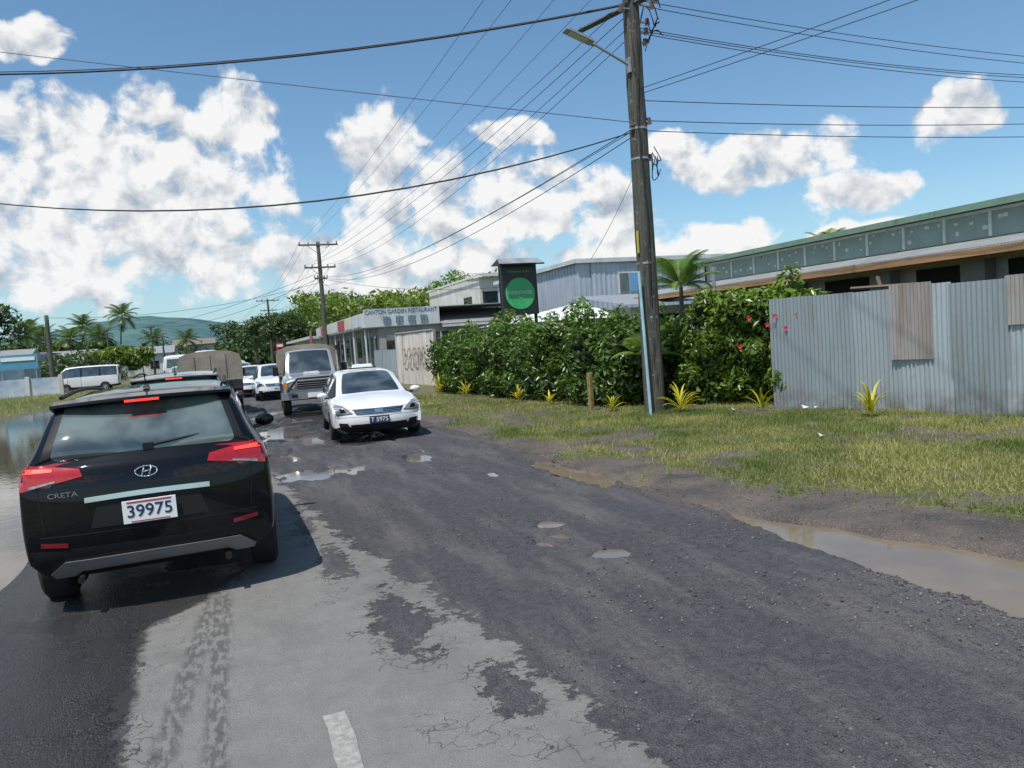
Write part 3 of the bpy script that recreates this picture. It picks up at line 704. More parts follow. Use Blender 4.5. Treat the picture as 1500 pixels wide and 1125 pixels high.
def wagon(name,loc,rz,pm,plate='T 5975',taxi=True,sc=(1,1,1)):
    e=empty(name,loc,rz); e.scale=sc
    secs=[S(0,.78,.30,.55,.86,.95,.74,1.0,.66,.3),
          S(.14,.82,.27,.55,.87,.97,.77,1.12,.66),
          S(.42,.84,.24,.55,.88,.97,.78,1.42,.58,.35),
          S(.70,.845,.22,.54,.88,.965,.785,1.47,.57),
          S(1.45,.848,.20,.53,.87,.95,.79,1.495,.58,.2),S(1.53,.848,.20,.53,.87,.95,.79,1.495,.58,.2),
          S(2.35,.848,.20,.52,.86,.93,.79,1.455,.57,.3),
          S(3.30,.845,.20,.50,.84,.91,.77,.99,.68,.45),
          S(3.85,.84,.20,.48,.79,.86,.73,.92,.63),
          S(4.22,.82,.20,.45,.69,.77,.67,.81,.56,.2),
          S(4.38,.75,.22,.44,.60,.68,.60,.70,.47,.35)]
    flags=['r','r','s','s','b','s','bw','','','']
    roff=[.1,.08,.02,0,.02,.05,.08,.1,.1]; foff=[.12,.08,.02,0,.02,.05,.08,.10,.11]
    body,bvh=car_body(e,secs,flags,roff,foff,[M_BLK,pm,M_GLS,M_GLS2],(.85,3.45),.30,(.12,.22))
    b=MB()
    for sg in (-1,1):
        for y in (.85,3.45): wheel(b,sg*.745,y,.30,.19,sg,7)
    b.obj('wheels',e,autos=True)
    d=MB()
    for s in (-1,1):
        ax='+x' if s>0 else '-x'
        decal(d,bvh,[(s*.46,.625),(s*.74,.60),(s*.81,.84),(s*.62,.80)],'F',M_BLK,.010,(8,5))
        decal(d,bvh,[(s*.475,.635),(s*.735,.612),(s*.80,.83),(s*.625,.79)],'F',M_CLR,.015,(8,5))
        decal(d,bvh,[(s*.58,.66),(s*.67,.65),(s*.70,.74),(s*.62,.74)],'F',M_BLK,.019,(3,3))
        decal(d,bvh,[(s*.53,.33),(s*.70,.34),(s*.72,.44),(s*.56,.42)],'F',M_BLK,.008,(5,3))
        for yy in (1.49,2.42): decal(d,bvh,[(yy,.36),(yy+.012,.36),(yy+.012,.93),(yy,.93)],ax,M_BLK,.002,(1,10))
        for yy in (1.3,2.25): decal(d,bvh,[(yy,.80),(yy+.15,.80),(yy+.15,.825),(yy,.825)],ax,pm,.025,(3,1))
        decal(d,bvh,[(s*.5,.8),(s*.74,.78),(s*.74,.98),(s*.6,.98)],'R',M_RED,.01,(5,4))
    decal(d,bvh,[(-.40,.60),(.40,.60),(.47,.71),(-.47,.71)],'F',M_BLK,.008,(14,4))
    for z in (.612,.645,.678): decal(d,bvh,[(-.40,z),(.40,z),(.40,z+.014),(-.40,z+.014)],'F',M_CHR,.020,(14,1))
    decal(d,bvh,[(-.46,.25),(.46,.25),(.52,.39),(-.52,.39)],'F',M_BLK,.008,(14,3))
    decal(d,bvh,[(-.075,.62),(.075,.62),(.075,.70),(-.075,.70)],'F',M_CHR,.027,(3,2))
    decal(d,bvh,[(-.74,.545),(.74,.545),(.74,.551),(-.74,.551)],'F',M_BLK,.002,(20,1))
    mirrors(d,.80,2.98,.98,pm)
    d.cyl((-.5,3.26,.985),(.05,3.12,1.06),.01,.008,M_BLK,5); d.cyl((.1,3.27,.985),(.6,3.15,1.05),.01,.008,M_BLK,5)
    d.obj('trim',e,autos=True)
    yf=bvh.ray_cast(Vector((0,9,.49)),Vector((0,-1,0)))[0].y
    pl=MB(); pl.box((0,yf+.02,.47),(.36,.012,.15),M_NAVY if taxi else M_WHP); pl.obj('number_plate',e)
    text('plate_number',plate,.13,(0,yf+.027,.47),(math.pi/2,0,math.pi),M_WHP if taxi else M_NAVY,e,.85,.001,.001)
    if taxi:
        t=MB(); t.box((0,1.95,1.57),(.46,.16,.10),M_WHP,taper=.8); t.box((0,1.95,1.53),(.56,.2,.03),M_BLK); t.obj('taxi_roof_sign',e,bevel=.01)
    return e
wagon('white_taxi',(2.95,19.2,0),math.pi-.06,M_PWHT,sc=(1.06,1,.9))
wagon('white_car',(1.85,36.5,0),math.pi,M_PWHT,'8842',False,(1,1,.95))
wagon('white_car',(1.15,40.5,0),math.pi-.02,M_PWHT,'1182',False,(1.05,1,.92))
wagon('silver_car',(.75,49,0),math.pi,M_PSIL,'4410',False,(1,1,1.0))
wagon('white_car',(.6,58,0),math.pi,M_PWHT,'4410',False,(1,1,1.05))
wagon('white_car',(.9,68,0),math.pi,M_PWHT,'4410',False,(1,1,1.05))
wagon('silver_car',(-2.2,44,0),0,M_PSIL,'4410',False,(1,1,1.05))
def pickup(name,loc,rz,pm):
    e=empty(name,loc,rz)
    secs=[S(2.15,.80,.45,.75,.98,1.12,.76,1.75,.66,.6),
          S(2.3,.85,.42,.75,1.02,1.14,.79,1.87,.67,.4),
          S(3.05,.86,.42,.75,1.02,1.14,.80,1.90,.68,.3),
          S(3.4,.86,.42,.75,1.02,1.14,.80,1.86,.67,.5),
          S(3.78,.86,.42,.75,1.02,1.14,.79,1.20,.74,.5),
          S(4.75,.84,.45,.75,.98,1.07,.74,1.12,.68,.3),
          S(4.95,.82,.48,.75,.92,1.0,.72,1.05,.62,.6)]
    flags=['b','s','s','bw','','']
    body,bvh=car_body(e,secs,flags,[0]*9,[0,0,0,0,0,.01,.02,.03,.03],[M_BLK,pm,M_GLS,M_GLS2],(4.15,),.40,(.0,.06))
    b=MB()
    for sg in (-1,1):
        for y in (1.05,4.15): wheel(b,sg*.76,y,.40,.24,sg,6)
    b.obj('wheels',e,autos=True)
    d=MB(); AMB=mat('amber_lens',(.6,.2,.02),.3)
    for s in (-1,1):
        for k in range(8):
            a0=math.pi*k/8;a1=math.pi*(k+1)/8
            d.cyl((s*.86,4.15+.48*math.cos(a0),.42+.48*math.sin(a0)),(s*.86,4.15+.48*math.cos(a1),.42+.48*math.sin(a1)),.04,.04,M_BLK,6)
        d.cyl((s*.60,4.96,.90),(s*.60,5.0,.90),.10,.10,M_CLR,16); d.lathe([(.10,0),(.125,.02),(.125,.05)],(s*.60,4.95,.90),(0,1,0),M_CHR,16)
        d.box((s*.76,4.955,.90),(.10,.03,.16),AMB)
        d.box((s*.90,3.78,1.22),(.16,.03,.03),M_BLK); d.box((s*1.0,3.75,1.30),(.17,.06,.26),M_BLK,taper=.9)
        d.box((s*.55,5.125,.60),(.16,.02,.09),M_BLK)
    d.b2((-.46,4.96,.78),(.46,5.0,1.02),M_BLK)
    for z in (.82,.88,.94,1.0): d.b2((-.46,5.002,z-.008),(.46,5.01,z+.008),M_SIL)
    d.b2((-.92,4.95,.50),(.92,5.12,.70),M_BLK if pm is M_PGRY else M_SIL); d.box((0,5.14,.60),(.38,.02,.13),M_WHP)
    d.box((0,4.0,1.215),(.5,.4,.06),pm,taper=.8)
    d.cyl((-.45,5.16,1.08),(.45,5.16,1.08),.03,.03,M_BLK,8); d.cyl((-.75,5.16,.72),(-.45,5.16,1.08),.03,.03,M_BLK,8); d.cyl((.75,5.16,.72),(.45,5.16,1.08),.03,.03,M_BLK,8)
    d.cyl((-.9,4.0,1.1),(-.84,3.75,1.85),.04,.04,M_BLK,8); d.box((-.84,3.72,1.9),(.1,.1,.14),M_BLK)
    d.b2((-.45,-.1,.5),(.45,4.2,.66),M_BLK); d.b2((-.90,-.1,.78),(.90,2.1,.86),M_BLK); d.b2((-.91,-.12,.86),(-.87,2.1,1.15),pm); d.b2((.87,-.12,.86),(.91,2.1,1.15),pm); d.b2((-.87,-.12,.86),(.87,-.08,1.15),pm)
    for s in (-1,1):
        d.box((s*.78,-.14,.72),(.16,.04,.12),M_RED); d.b2((s*.6-.2,.4,.8),(s*.6+.2,.45,.35),M_BLK)
    d.b2((-.7,-.16,.55),(.7,-.1,.65),M_BLK)
    d.obj('trim',e,autos=True)
    V=[];F=[];NY=12
    prof=[(-.92,1.1),(-.93,1.4),(-.92,1.75),(-.86,1.93),(-.6,2.03),(-.3,2.06),(0,2.07),(.3,2.06),(.6,2.03),(.86,1.93),(.92,1.75),(.93,1.4),(.92,1.1)]
    r=random.Random(2)
    for j in range(NY+1):
        y=-.15+2.35*j/NY; sag=.03*abs(math.sin(math.pi*3*j/NY))
        for (x,z) in prof: V.append((x*(1-.02*sag/.03)+r.uniform(-.006,.006),y,z-(sag if z>1.6 else 0)+r.uniform(-.008,.008)))
    K=len(prof)
    for j in range(NY):
        for i in range(K-1): F.append((j*K+i,j*K+i+1,(j+1)*K+i+1,(j+1)*K+i))
    F.append(tuple(range(K))); F.append(tuple(range(NY*K+K-1,NY*K-1,-1)))
    c=MB(); c.add(V,F,M_CANV); c.cyl((-.85,-.17,1.15),(.85,-.17,1.15),.02,.02,M_CANV,6)
    for x in (-.45,0,.45): c.box((x,-.165,1.55),(.02,.015,.8),M_CANV)
    c.obj('canvas_canopy',e,autos=True)
    return e
pickup('canvas_pickup_truck',(2.55,27.6,0),math.pi-.05,M_PSIL)
pickup('canvas_pickup_truck',(-.45,25.5,0),0,M_PGRY)
def van(name,loc,rz,pm,sc=1):
    e=empty(name,loc,rz); e.scale=(sc,sc,sc)
    secs=[S(0,.80,.35,.7,1.05,1.15,.79,1.88,.70,.4),S(.12,.84,.3,.7,1.05,1.15,.82,1.95,.70),
          S(1.3,.845,.25,.7,1.05,1.15,.825,1.98,.71),S(1.4,.845,.25,.7,1.05,1.15,.825,1.98,.71),S(2.6,.845,.25,.7,1.05,1.15,.825,1.98,.71),S(2.7,.845,.25,.7,1.05,1.15,.825,1.98,.71),
          S(3.75,.845,.25,.7,1.02,1.12,.82,1.93,.70,.3),S(4.45,.83,.25,.65,.95,1.03,.78,1.10,.72,.4),S(4.69,.76,.3,.6,.8,.88,.7,.93,.6,.3)]
    body,bvh=car_body(e,secs,['','s','b','s','b','s','sw',''],[.05]*4+[.02,.0,.03,.05,.06],[.08,.05,0,0,.02,.05,.06,.08,.08],[M_BLK,pm,M_GLS,M_GLS2],(1.05,3.75),.32,(.06,.15))
    b=MB()
    for sg in (-1,1):
        for y in (1.05,3.75): wheel(b,sg*.75,y,.32,.2,sg,6)
    b.obj('wheels',e,autos=True)
    d=MB()
    for s in (-1,1):
        decal(d,bvh,[(s*.42,.78),(s*.72,.76),(s*.74,.9),(s*.44,.9)],'F',M_CLR,.01,(5,3)); decal(d,bvh,[(s*.68,.8),(s*.78,.8),(s*.78,1.1),(s*.7,1.1)],'R',M_RED,.01,(3,3))
        for yy in (2.68,3.6): decal(d,bvh,[(yy,.4),(yy+.02,.4),(yy+.02,1.15),(yy,1.15)],'+x' if s>0 else '-x',M_BLK,.003,(1,8))
    decal(d,bvh,[(-.6,1.25),(.6,1.25),(.55,1.75),(-.55,1.75)],'R',M_GLS,.008,(8,4))
    decal(d,bvh,[(-.4,.4),(.4,.4),(.4,.55),(-.4,.55)],'F',M_BLK,.01,(8,2))
    mirrors(d,.82,4.2,1.15,M_BLK); d.obj('trim',e,autos=True)
    return e
van('white_minibus',(-7.9,68.5,0),math.radians(90),M_PWHT)
van('white_minibus',(-3.0,56,0),0,M_PWHT,1.15)
van('white_minibus',(-1.6,75,0),0,M_PWHT,1.35)
# ------------------------------------------------------------------ poles
m,nt,p=newmat('weathered_pole_wood'); tc=nd(nt,'ShaderNodeTexCoord').outputs['Object']
g=noise(nt,scalev(nt,tc,(14,14,.8)),2,7,.7); g2=noise(nt,scalev(nt,tc,(1,1,.5)),2.5,5); g3=noise(nt,scalev(nt,tc,(1,1,1.6)),7,4)
c=mixc(nt,mr(nt,g,.38,.62),(.022,.020,.018),(.15,.135,.115)); c=mixc(nt,mr(nt,g2,.42,.65,0,.7),c,(.07,.085,.065)); c=mixc(nt,mr(nt,g3,.6,.7,0,.7),c,(.22,.21,.18)); nt.links.new(c,p.inputs['Base Color']); p.inputs['Roughness'].default_value=.9
b=nd(nt,'ShaderNodeBump',{'Strength':1,'Distance':.04,'Height':g}); nt.links.new(b.outputs[0],p.inputs['Normal']); M_POLE=m
M_GALV=mat('galvanised_steel',(.45,.46,.47),.4,.7,scale=8); M_INS=mat('insulator',(.12,.07,.05),.2,coat=1); M_WIRE=mat('cable',(.02,.02,.022),.6)
M_LED=mat('lamp_lens',(.6,.58,.4),.3); M_PIPE=mat('blue_pipe',(.35,.55,.6),.5)
def polecyl(b,h,r0,r1,n=16,N=14,seed=0):
    r=random.Random(seed);V=[];F=[]
    for j in range(N+1):
        t=j/N; rad=r0+(r1-r0)*t
        for i in range(n):
            a=2*math.pi*i/n; q=rad*(1+.05*r.uniform(-1,1)); V.append((q*math.cos(a),q*math.sin(a),h*t-.1*(j==0)))
    for j in range(N):
        for i in range(n): F.append((j*n+i,j*n+(i+1)%n,(j+1)*n+(i+1)%n,(j+1)*n+i))
    F.append(tuple(range(N*n,N*n+n)))
    b.add(V,F,M_POLE)
PX,PY=8.22,13.9
up=empty('utility_pole',(PX,PY,0)); b=MB(); polecyl(b,10.4,.215,.15); b.obj('pole',up,True)
b=MB()
b.box((0,-.18,10.1),(3.0,.1,.12),M_POLE)
for x in (-1.4,-.7,.3,1.3): b.cyl((x,-.18,10.15),(x,-.18,10.35),.035,.05,M_INS,8)
d=Vector((.36,-.93,0)).normalized(); b.cyl(Vector((-.05,-.1,8.25))-d*1.3+Vector((-.1,0,-.1)),Vector((-.05,-.1,8.25))+d*1.4+Vector((.2,0,.1)),.06,.06,M_POLE,4)
for i,(x,y,z) in enumerate([(.26,-.1,8.4),(.36,-.2,8.15),(.42,.1,7.95),(.32,.0,7.72),(.5,-.15,8.3),(-.25,-.15,8.35),(-.28,-.1,8.1),(.2,-.1,5.9),(-.2,-.1,5.85),(.25,0,5.2),(.28,0,7.5)]):
    b.cyl((x,y,z),(x,y,z+.13),.055,.04,M_INS,8); b.box((x*.6,y,z+.05),(abs(x),.04,.03),M_GALV)
for z in (5.8,5.2,2.0,3.1): b.lathe([(.0,0),(.215-.0055*z,0),(.215-.0055*z,.04),(0,.04)],(0,0,z),(0,0,1),M_GALV,16)
for k in range(5):
    pts=[Vector((.25+.1*math.sin(k*2+t*3),-.15+.08*math.cos(k+t*5),5.35-.3*k*.3-.5*t*(1-t)*2+.1*t)) for t in np.linspace(0,1,7)]
    for a,c in zip(pts[:-1],pts[1:]): b.cyl(a,c,.01,.01,M_WIRE,4,False)
for k in range(6):
    pts=[Vector((.2+.35*t,-.15+.1*math.cos(k+t*4),8.35-.16*k+.22*math.sin(math.pi*t*1.3+k))) for t in np.linspace(0,1,6)]
    for a,c in zip(pts[:-1],pts[1:]): b.cyl(a,c,.012,.012,M_WIRE,4,False)
pts=[Vector((.22,-.12,8.2)),Vector((-.05,-.23,7.5)),Vector((-.12,-.22,6)),Vector((-.05,-.24,4)),Vector((-.1,-.25,2.4))]
for a,c in zip(pts[:-1],pts[1:]): b.cyl(a,c,.014,.014,M_WIRE,5,False)
b.box((-.21,-.08,3.55),(.02,.05,.45),mat('yellow_tag',(.6,.5,.05),.6))
b.obj('fittings',up)
sl=empty('street_lamp',(PX,PY,0)); b=MB()
b.cyl((-.15,-.08,7.05),(-.95,-.1,7.42),.03,.027,M_GALV,8); b.box((-.17,-.08,7.05),(.06,.12,.3),M_GALV)
R=Matrix.Rotation(math.radians(20),4,'Y')
b.box((-1.25,-.1,7.55),(.62,.24,.06),M_GALV,R,taper=.85); b.box((-1.27,-.1,7.515),(.40,.18,.02),M_LED,R); b.box((-.98,-.1,7.44),(.16,.1,.08),M_GALV,R)
b.obj('lamp_arm_and_head',sl,bevel=.01)
b=MB(); b.cyl((PX-.28,PY-.3,0),(PX-.30,PY-.2,2.95),.032,.032,M_PIPE,8); b.obj('leaning_pipe',smooth=False)
def pole(name,x,y,h,arms,r0=.16,r1=.1,seed=0):
    e=empty(name,(x,y,0)); b=MB(); polecyl(b,h,r0,r1,12,10,seed); b.obj('pole',e,True); b=MB()
    for z,l in arms:
        b.box((0,-.12,z),(2*l,.1,.12),M_POLE)
        for t in (-.95,-.5,.5,.95): b.cyl((l*t,-.12,z+.06),(l*t,-.12,z+.24),.05,.04,M_INS,6)
        for s in (-1,1): b.cyl((s*l*.6,-.1,z-.03),(0,-.1,z-.7),.02,.02,M_GALV,4)
    if arms: b.obj('crossarms',e)
pole('utility_pole',7.55,62,10.35,[(10.1,1.5),(8.35,1.2),(7.5,.5)],.2,.14,1)
pole('utility_pole',6.9,125,10.5,[(10.2,1.7),(8.7,1.2)],.22,.15,2)
pole('utility_pole',3.2,190,10,[(9.8,1.4)],.2,.15,3)
pole('utility_pole',1.2,260,10,[(9.8,1.4)],.2,.15,3)
pole('utility_pole',-12.9,70,6.2,[],.19,.15,4)
pole('utility_pole',-16,128,7.4,[(7.2,.6)],.15,.12,5)
pole('utility_pole',-9.6,122,7.2,[(7.0,.6)],.15,.12,6)
pole('utility_pole',-8.6,128,6.2,[],.15,.12,7)
cv=bpy.data.curves.new('overhead_wires','CURVE'); cv.dimensions='3D'; cv.bevel_depth=1.0; cv.bevel_resolution=0; cv.materials.append(M_WIRE)
def wire(a,b_,sag,r=.011,n=28):
    r=r*.85
    s=cv.splines.new('POLY'); s.points.add(n)
    for i in range(n+1):
        t=i/n; s.points[i].co=(a[0]+(b_[0]-a[0])*t,a[1]+(b_[1]-a[1])*t,a[2]+(b_[2]-a[2])*t-4*sag*t*(1-t),1); s.points[i].radius=r
L=(-16.2,25.1)
wire((PX,PY,8.3),(*L,10.5),1.2,.024); wire((PX,PY,8.32),(*L,10.62),1.22,.012)
wire((PX,PY,5.8),(*L,10.4),2.67,.015); wire((PX,PY,5.8),(*L,10.3),2.62,.013)
wire((PX,PY,5.95),(*L,11.5),.05,.008)
for xa,xb in ((-1.4,-1.4),(-.7,-.9),(.3,.9),(1.3,1.4)):
    wire((PX+xa,PY-.18,10.35),(7.55+xb,61.9,10.35),.5,.009); wire((PX+xa,PY-.18,10.35),(PX+xa+.5,-30,10.5),.5,.010)
    wire((7.55+xb,61.9,10.35),(6.9+xb,124.9,10.4),1,.014); wire((6.9+xb,124.9,10.4),(3.2+xb*.8,190,10),1,.016)
for z,xb,zb,sg,r in ((8.4,-1.1,8.55,.6,.010),(8.15,-.6,8.55,.7,.011),(7.9,.6,8.55,.8,.010),(7.7,1.1,8.55,.9,.010),(5.9,.5,7.6,.8,.012),(5.75,.4,7.5,1.1,.012),(5.85,.1,6.9,.6,.009)):
    wire((PX,PY,z),(7.55+xb,61.9,zb),sg,r)
for xb,z in ((-1,8.5),(.5,8.5),(1,8.5),(0,7.6)): wire((7.55+xb,61.9,z),(6.9+xb,124.9,z+.2),1,.016)
wire((7.55,62,7.5),(17,45,5),.5,.014);wire((7.55,62,7.3),(9,47,4.0),.3,.014);wire((7.55,62,7.2),(-12.9,70,6.0),.8,.016);wire((7.55,62,8.0),(-16,128,7.3),1.2,.02);wire((7.55,62,7.6),(-9.6,122,7.1),1.2,.02)
for za,zb,sg in ((8.4,8.75,.35),(8.3,8.55,.4),(7.85,8.6,.6),(7.8,8.4,.55),(7.75,8.2,.55),(6.4,7.3,.25),(6.0,6.9,.3),(5.8,6.4,.3)):
    wire((PX,PY,za),(32,13.9+1.0*(za-7),zb),sg,.010)
wire((PX,PY,6.6),(14.6,3.5,7.55),.1,.009); wire((PX,PY,6.5),(16.2,3.2,7.8),.1,.009); wire((PX,PY,5.2),(PX-.5,PY+1.5,3.4),.1,.007)
wire((PX,PY,5.9),(22,38,5.6),.8,.012)
link(bpy.data.objects.new('overhead_wires',cv))
b=MB(); b.box((7.5,15.4,.45),(.1,.1,.92),mat('post_wood',(.30,.22,.08),.8,scale=10,col2=(.15,.11,.05)),rot=.3); b.obj('wooden_post',bevel=.01)
# ------------------------------------------------------------------ corrugated fence
m,nt,p=newmat('corrugated_iron'); tc=nd(nt,'ShaderNodeNewGeometry').outputs['Position']
a=attr(nt,'tint'); c=mixc(nt,a,(.27,.31,.33),(.44,.49,.51))
c=mixc(nt,mr(nt,noise(nt,scalev(nt,tc,(3,3,.35)),2,6,.7),.5,.75,0,.55),c,(.20,.19,.17))
c=mixc(nt,mr(nt,noise(nt,tc,9,5,.7),.6,.75,0,.5),c,(.22,.13,.08)); z=nd(nt,'ShaderNodeSeparateXYZ',{0:tc}).outputs[2]
c=mixc(nt,mth(nt,'MULTIPLY',mr(nt,z,.5,.0,0,.8),mr(nt,noise(nt,tc,4,5),.35,.6)),c,(.13,.10,.07))
nt.links.new(c,p.inputs['Base Color']); p.inputs['Roughness'].default_value=.5; p.inputs['Metallic'].default_value=.35; M_CORR=m
M_RUST=mat('rusty_iron',(.33,.325,.315),.7,.2,scale=2.2,stretch=(2,2,.3),col2=(.22,.18,.155))
def corr(name,p0,p1,z0,z1,m,parent=None,per=.076,amp=.011,sheet=.8,jit=.03,off=0,seed=1):
    p0=np.array(p0,float);p1=np.array(p1,float);L=np.linalg.norm(p1-p0);d=(p1-p0)/L;nv=np.array([-d[1],d[0]])
    if nv[0]>0: nv=-nv
    r=np.random.RandomState(seed);V=[];F=[];T=[];ns=max(1,int(round(L/sheet)))
    for s in range(ns):
        u=np.arange(s*L/ns,(s+1)*L/ns+.05,per/6); dz=jit*(r.rand()-.5)*2; o=off+(.008 if s%2 else 0); tl=.03*(r.rand()-.5); t=r.rand(); b0=len(V)
        for q,uu in enumerate(u):
            P=p0+d*uu
            for z in (z0,z0+(z1-z0)*.5,z1+dz):
                w=nv*(o+amp*math.cos(2*math.pi*uu/per)+tl*(z-z0)+.018*math.sin(uu*1.7+z*2)); V.append((P[0]+w[0],P[1]+w[1],z)); T.append(t)
        for q in range(len(u)-1):
            for k in (0,1): F.append((b0+q*3+k,b0+q*3+3+k,b0+q*3+4+k,b0+q*3+1+k))
    return npmesh(name,np.array(V),np.array(F),[m],{'tint':np.array(T)},parent,smooth=True)
fe=empty('corrugated_iron_fence')
F0=np.array((10.1,12.5));FD=np.array((.324,-.946)); fp=lambda s:F0+FD*s
corr('sheets',fp(0),fp(11.5),.02,2.2,M_CORR,fe,jit=.04)
corr('patch_sheet',fp(2.35),fp(3.0),.95,2.24,M_RUST,fe,off=.05,sheet=.7,jit=0,per=.06)
corr('patch_sheet_top',fp(4.15),fp(5.6),1.45,2.22,M_RUST,fe,off=.045,sheet=.7,jit=0,per=.06)
b=MB()
for s in np.arange(.3,11,2.2):
    q=fp(s)+np.array((.09,.03)); b.box((q[0],q[1],1.1),(.08,.08,2.15),M_BARK)
for z in (.5,1.9):
    q0=fp(0)+np.array((.06,.02));q1=fp(11.5)+np.array((.06,.02)); b.cyl((q0[0],q0[1],z),(q1[0],q1[1],z),.035,.035,M_BARK,4)
q=fp(2.2); b.cyl((q[0]+.1,q[1],1.9),(q[0]+.12,q[1]+.2,2.42),.04,.035,M_BARK,5); b.cyl((q[0]-.1,q[1]+.6,2.25),(q[0]+.3,q[1]-.5,2.22),.03,.03,M_BARK,4)
b.obj('posts_and_rails',fe)
# ------------------------------------------------------------------ buildings
M_RENDER=mat('cement_render',(.36,.35,.32),.9,scale=1.5,col2=(.25,.24,.22),dirt=.4)
M_PANEL=mat('green_fibre_board',(.27,.34,.30),.8,scale=1.2,col2=(.21,.27,.235),dirt=.2); M_BATT=mat('white_batten',(.6,.62,.58),.7,scale=6)
M_ROOFG=mat('green_roof_sheet',(.20,.30,.22),.5,.1,scale=2); M_TIMB=mat('new_timber',(.42,.25,.12),.7,stretch=(1,.1,1),scale=6,col2=(.28,.16,.08),dirt=.3)
M_BLOCK=mat('concrete_block',(.20,.20,.19),.95,scale=3,bump=.5); M_DARK=mat('dark_interior',(.012,.012,.012),1); M_WALL=mat('painted_wall',(.62,.60,.54),.8,scale=.8,dirt=.5)
M_BLUE=mat('blue_grey_cladding',(.44,.49,.57),.5,.2,scale=1.5,stretch=(1,1,.3),dirt=.15); M_WTIN=mat('white_tin',(.62,.64,.64),.55,.1,scale=1,stretch=(1,1,.3),dirt=.5)
M_ROOFB=mat('brown_roof',(.20,.17,.14),.8,scale=2); M_ROOFGY=mat('grey_roof',(.38,.39,.39),.5,.3,scale=2,dirt=.5); M_CREAM=mat('cream_wall',(.62,.57,.45),.8,scale=1,dirt=.4)
hb=empty('unfinished_building'); b=MB(); XB=16.6
YA,YB=-2,24
b.b2((XB,YA,3.32),(XB+.1,YB,3.98),M_PANEL)
for y in np.arange(YB-.4,YA,-1.2): b.b2((XB-.03,y-.04,3.34),(XB-.002,y+.04,3.97),M_BATT)
rr=random.Random(5)
for y in np.arange(YB-.7,YA,-.6):
    for k in range(2): b.box((XB-.004,y+rr.uniform(-.2,.2),rr.uniform(3.45,3.85)),(.006,rr.uniform(.05,.14),rr.uniform(.04,.1)),M_BATT)
b.b2((XB-.25,YA,4.0),(XB+9,YB+.35,4.03),M_ROOFG); b.b2((XB-.28,YA,3.97),(XB-.252,YB+.37,4.12),M_ROOFG); b.b2((XB-.02,YA,3.90),(XB+.0,YB,3.965),M_BATT)
b.b2((XB,YB-.1,2.4),(XB+9,YB,3.99),M_PANEL)
b.obj('upper_wall_and_roof',hb)
b=MB(); XL=15.2
b.quad([(XL,YA,3.02),(XL,YB+3.5,3.02),(XB,YB+3.5,3.30),(XB,YA,3.30)],M_ROOFGY)
b.b2((XL-.05,YA,2.84),(XL,YB+3.6,3.0),M_TIMB); b.b2((XL+.6,YA,2.80),(XL+.68,YB+3.4,2.95),M_TIMB)
for y in np.arange(YB+3,YA,-.9): b.b2((XL+.003,y,2.86),(XB,y+.05,2.97),M_TIMB)
b.obj('lean_to_roof',hb)
corr('roof_edge',(XL-.07,YB+3.6),(XL-.07,YA),3.0,3.03,M_ROOFGY,hb,jit=0,sheet=2)
b=MB()
b.b2((XB-.6,YA,0),(XB-.4,YB,2.1),M_RENDER)
for y in (22,18.5,15.2,12.6,9.5,6): b.box((XB-.55,y,1.4),(.4,.4,2.8),M_BLOCK)
b.b2((XB-.4,YA,2.1),(XB-.35,10.5,2.85),M_DARK); b.b2((XB-.4,10.5,2.1),(XB-.35,YB,2.85),M_RENDER)
for y0,y1 in ((11.2,12.1),(13.3,14.5),(16,17.6),(19.5,21)): b.b2((XB-.42,y0,2.2),(XB-.402,y1,2.75),M_DARK)
b.obj('walls',hb); b=MB(); b.cyl((14.0,19.8,0),(14.0,19.8,3.5),.05,.05,M_GALV,8); b.obj('steel_post')
rs=empty('restaurant'); b=MB()
b.b2((8.6,45.4,0),(18,68,3.0),M_RENDER); b.obj('walls',rs); b=MB()
b.b2((7.75,45.2,3.0),(12.3,45.3,4.05),M_WTIN); b.b2((7.7,45.3,3.0),(7.8,68,3.85),M_WTIN); RSG=mat('sign_red',(.4,.06,.05),.6)
for k,y in enumerate(np.arange(46,67,3.4)): b.b2((7.66,y,3.1),(7.695,y+3.0,3.8),(M_WTIN,M_CREAM,RSG)[k%3])
b.obj('sign_fascia',rs)
M_BLUT=mat('sign_lettering',(.12,.20,.30),.6)
text('sign_text','CANTON GARDEN RESTAURANT',.36,(10.0,45.19,3.86),(math.pi/2,0,0),M_BLUT,rs,.80,.004,.006)
b=MB(); rr=random.Random(12)
for k in range(4):
    cx=9.1+k*.75
    for q in range(4): b.b2((cx-.24*rr.choice((1,.8)),45.17,3.11+q*.14),(cx+.24*rr.choice((1,.7)),45.19,3.14+q*.14),M_BLUT)
    b.b2((cx-.03,45.165,3.10),(cx+.01,45.168,3.62),M_BLUT); b.b2((cx+.16,45.165,3.14),(cx+.20,45.168,3.5),M_BLUT); b.b2((cx-.22,45.165,3.2),(cx-.18,45.168,3.6),M_BLUT)
b.obj('sign_characters',rs)
b=MB(); b.b2((7.8,45.3,2.94),(12.5,68,3.0),M_ROOFGY); b.b2((8.4,45.35,4.0),(18,68,4.05),M_ROOFGY)
b.quad([(12.3,44.6,2.95),(18.2,44.6,2.95),(18.2,49,3.9),(12.3,49,3.9)],M_ROOFGY); b.b2((12.3,44.62,2.75),(18.2,44.7,2.93),M_WTIN); b.obj('roof',rs)
b=MB()
for y in np.arange(46.2,67,2.6): b.b2((8.54,y,.7),(8.597,y+2.0,2.5),M_GLS); b.b2((8.50,y+2.1,0),(8.597,y+2.3,2.94),M_WTIN)
for x in (9.0,10.4,11.8): b.b2((x,45.34,1.0),(x+1.1,45.397,2.5),M_GLS); b.b2((x+.5,45.31,1.0),(x+.56,45.338,2.5),M_WTIN)
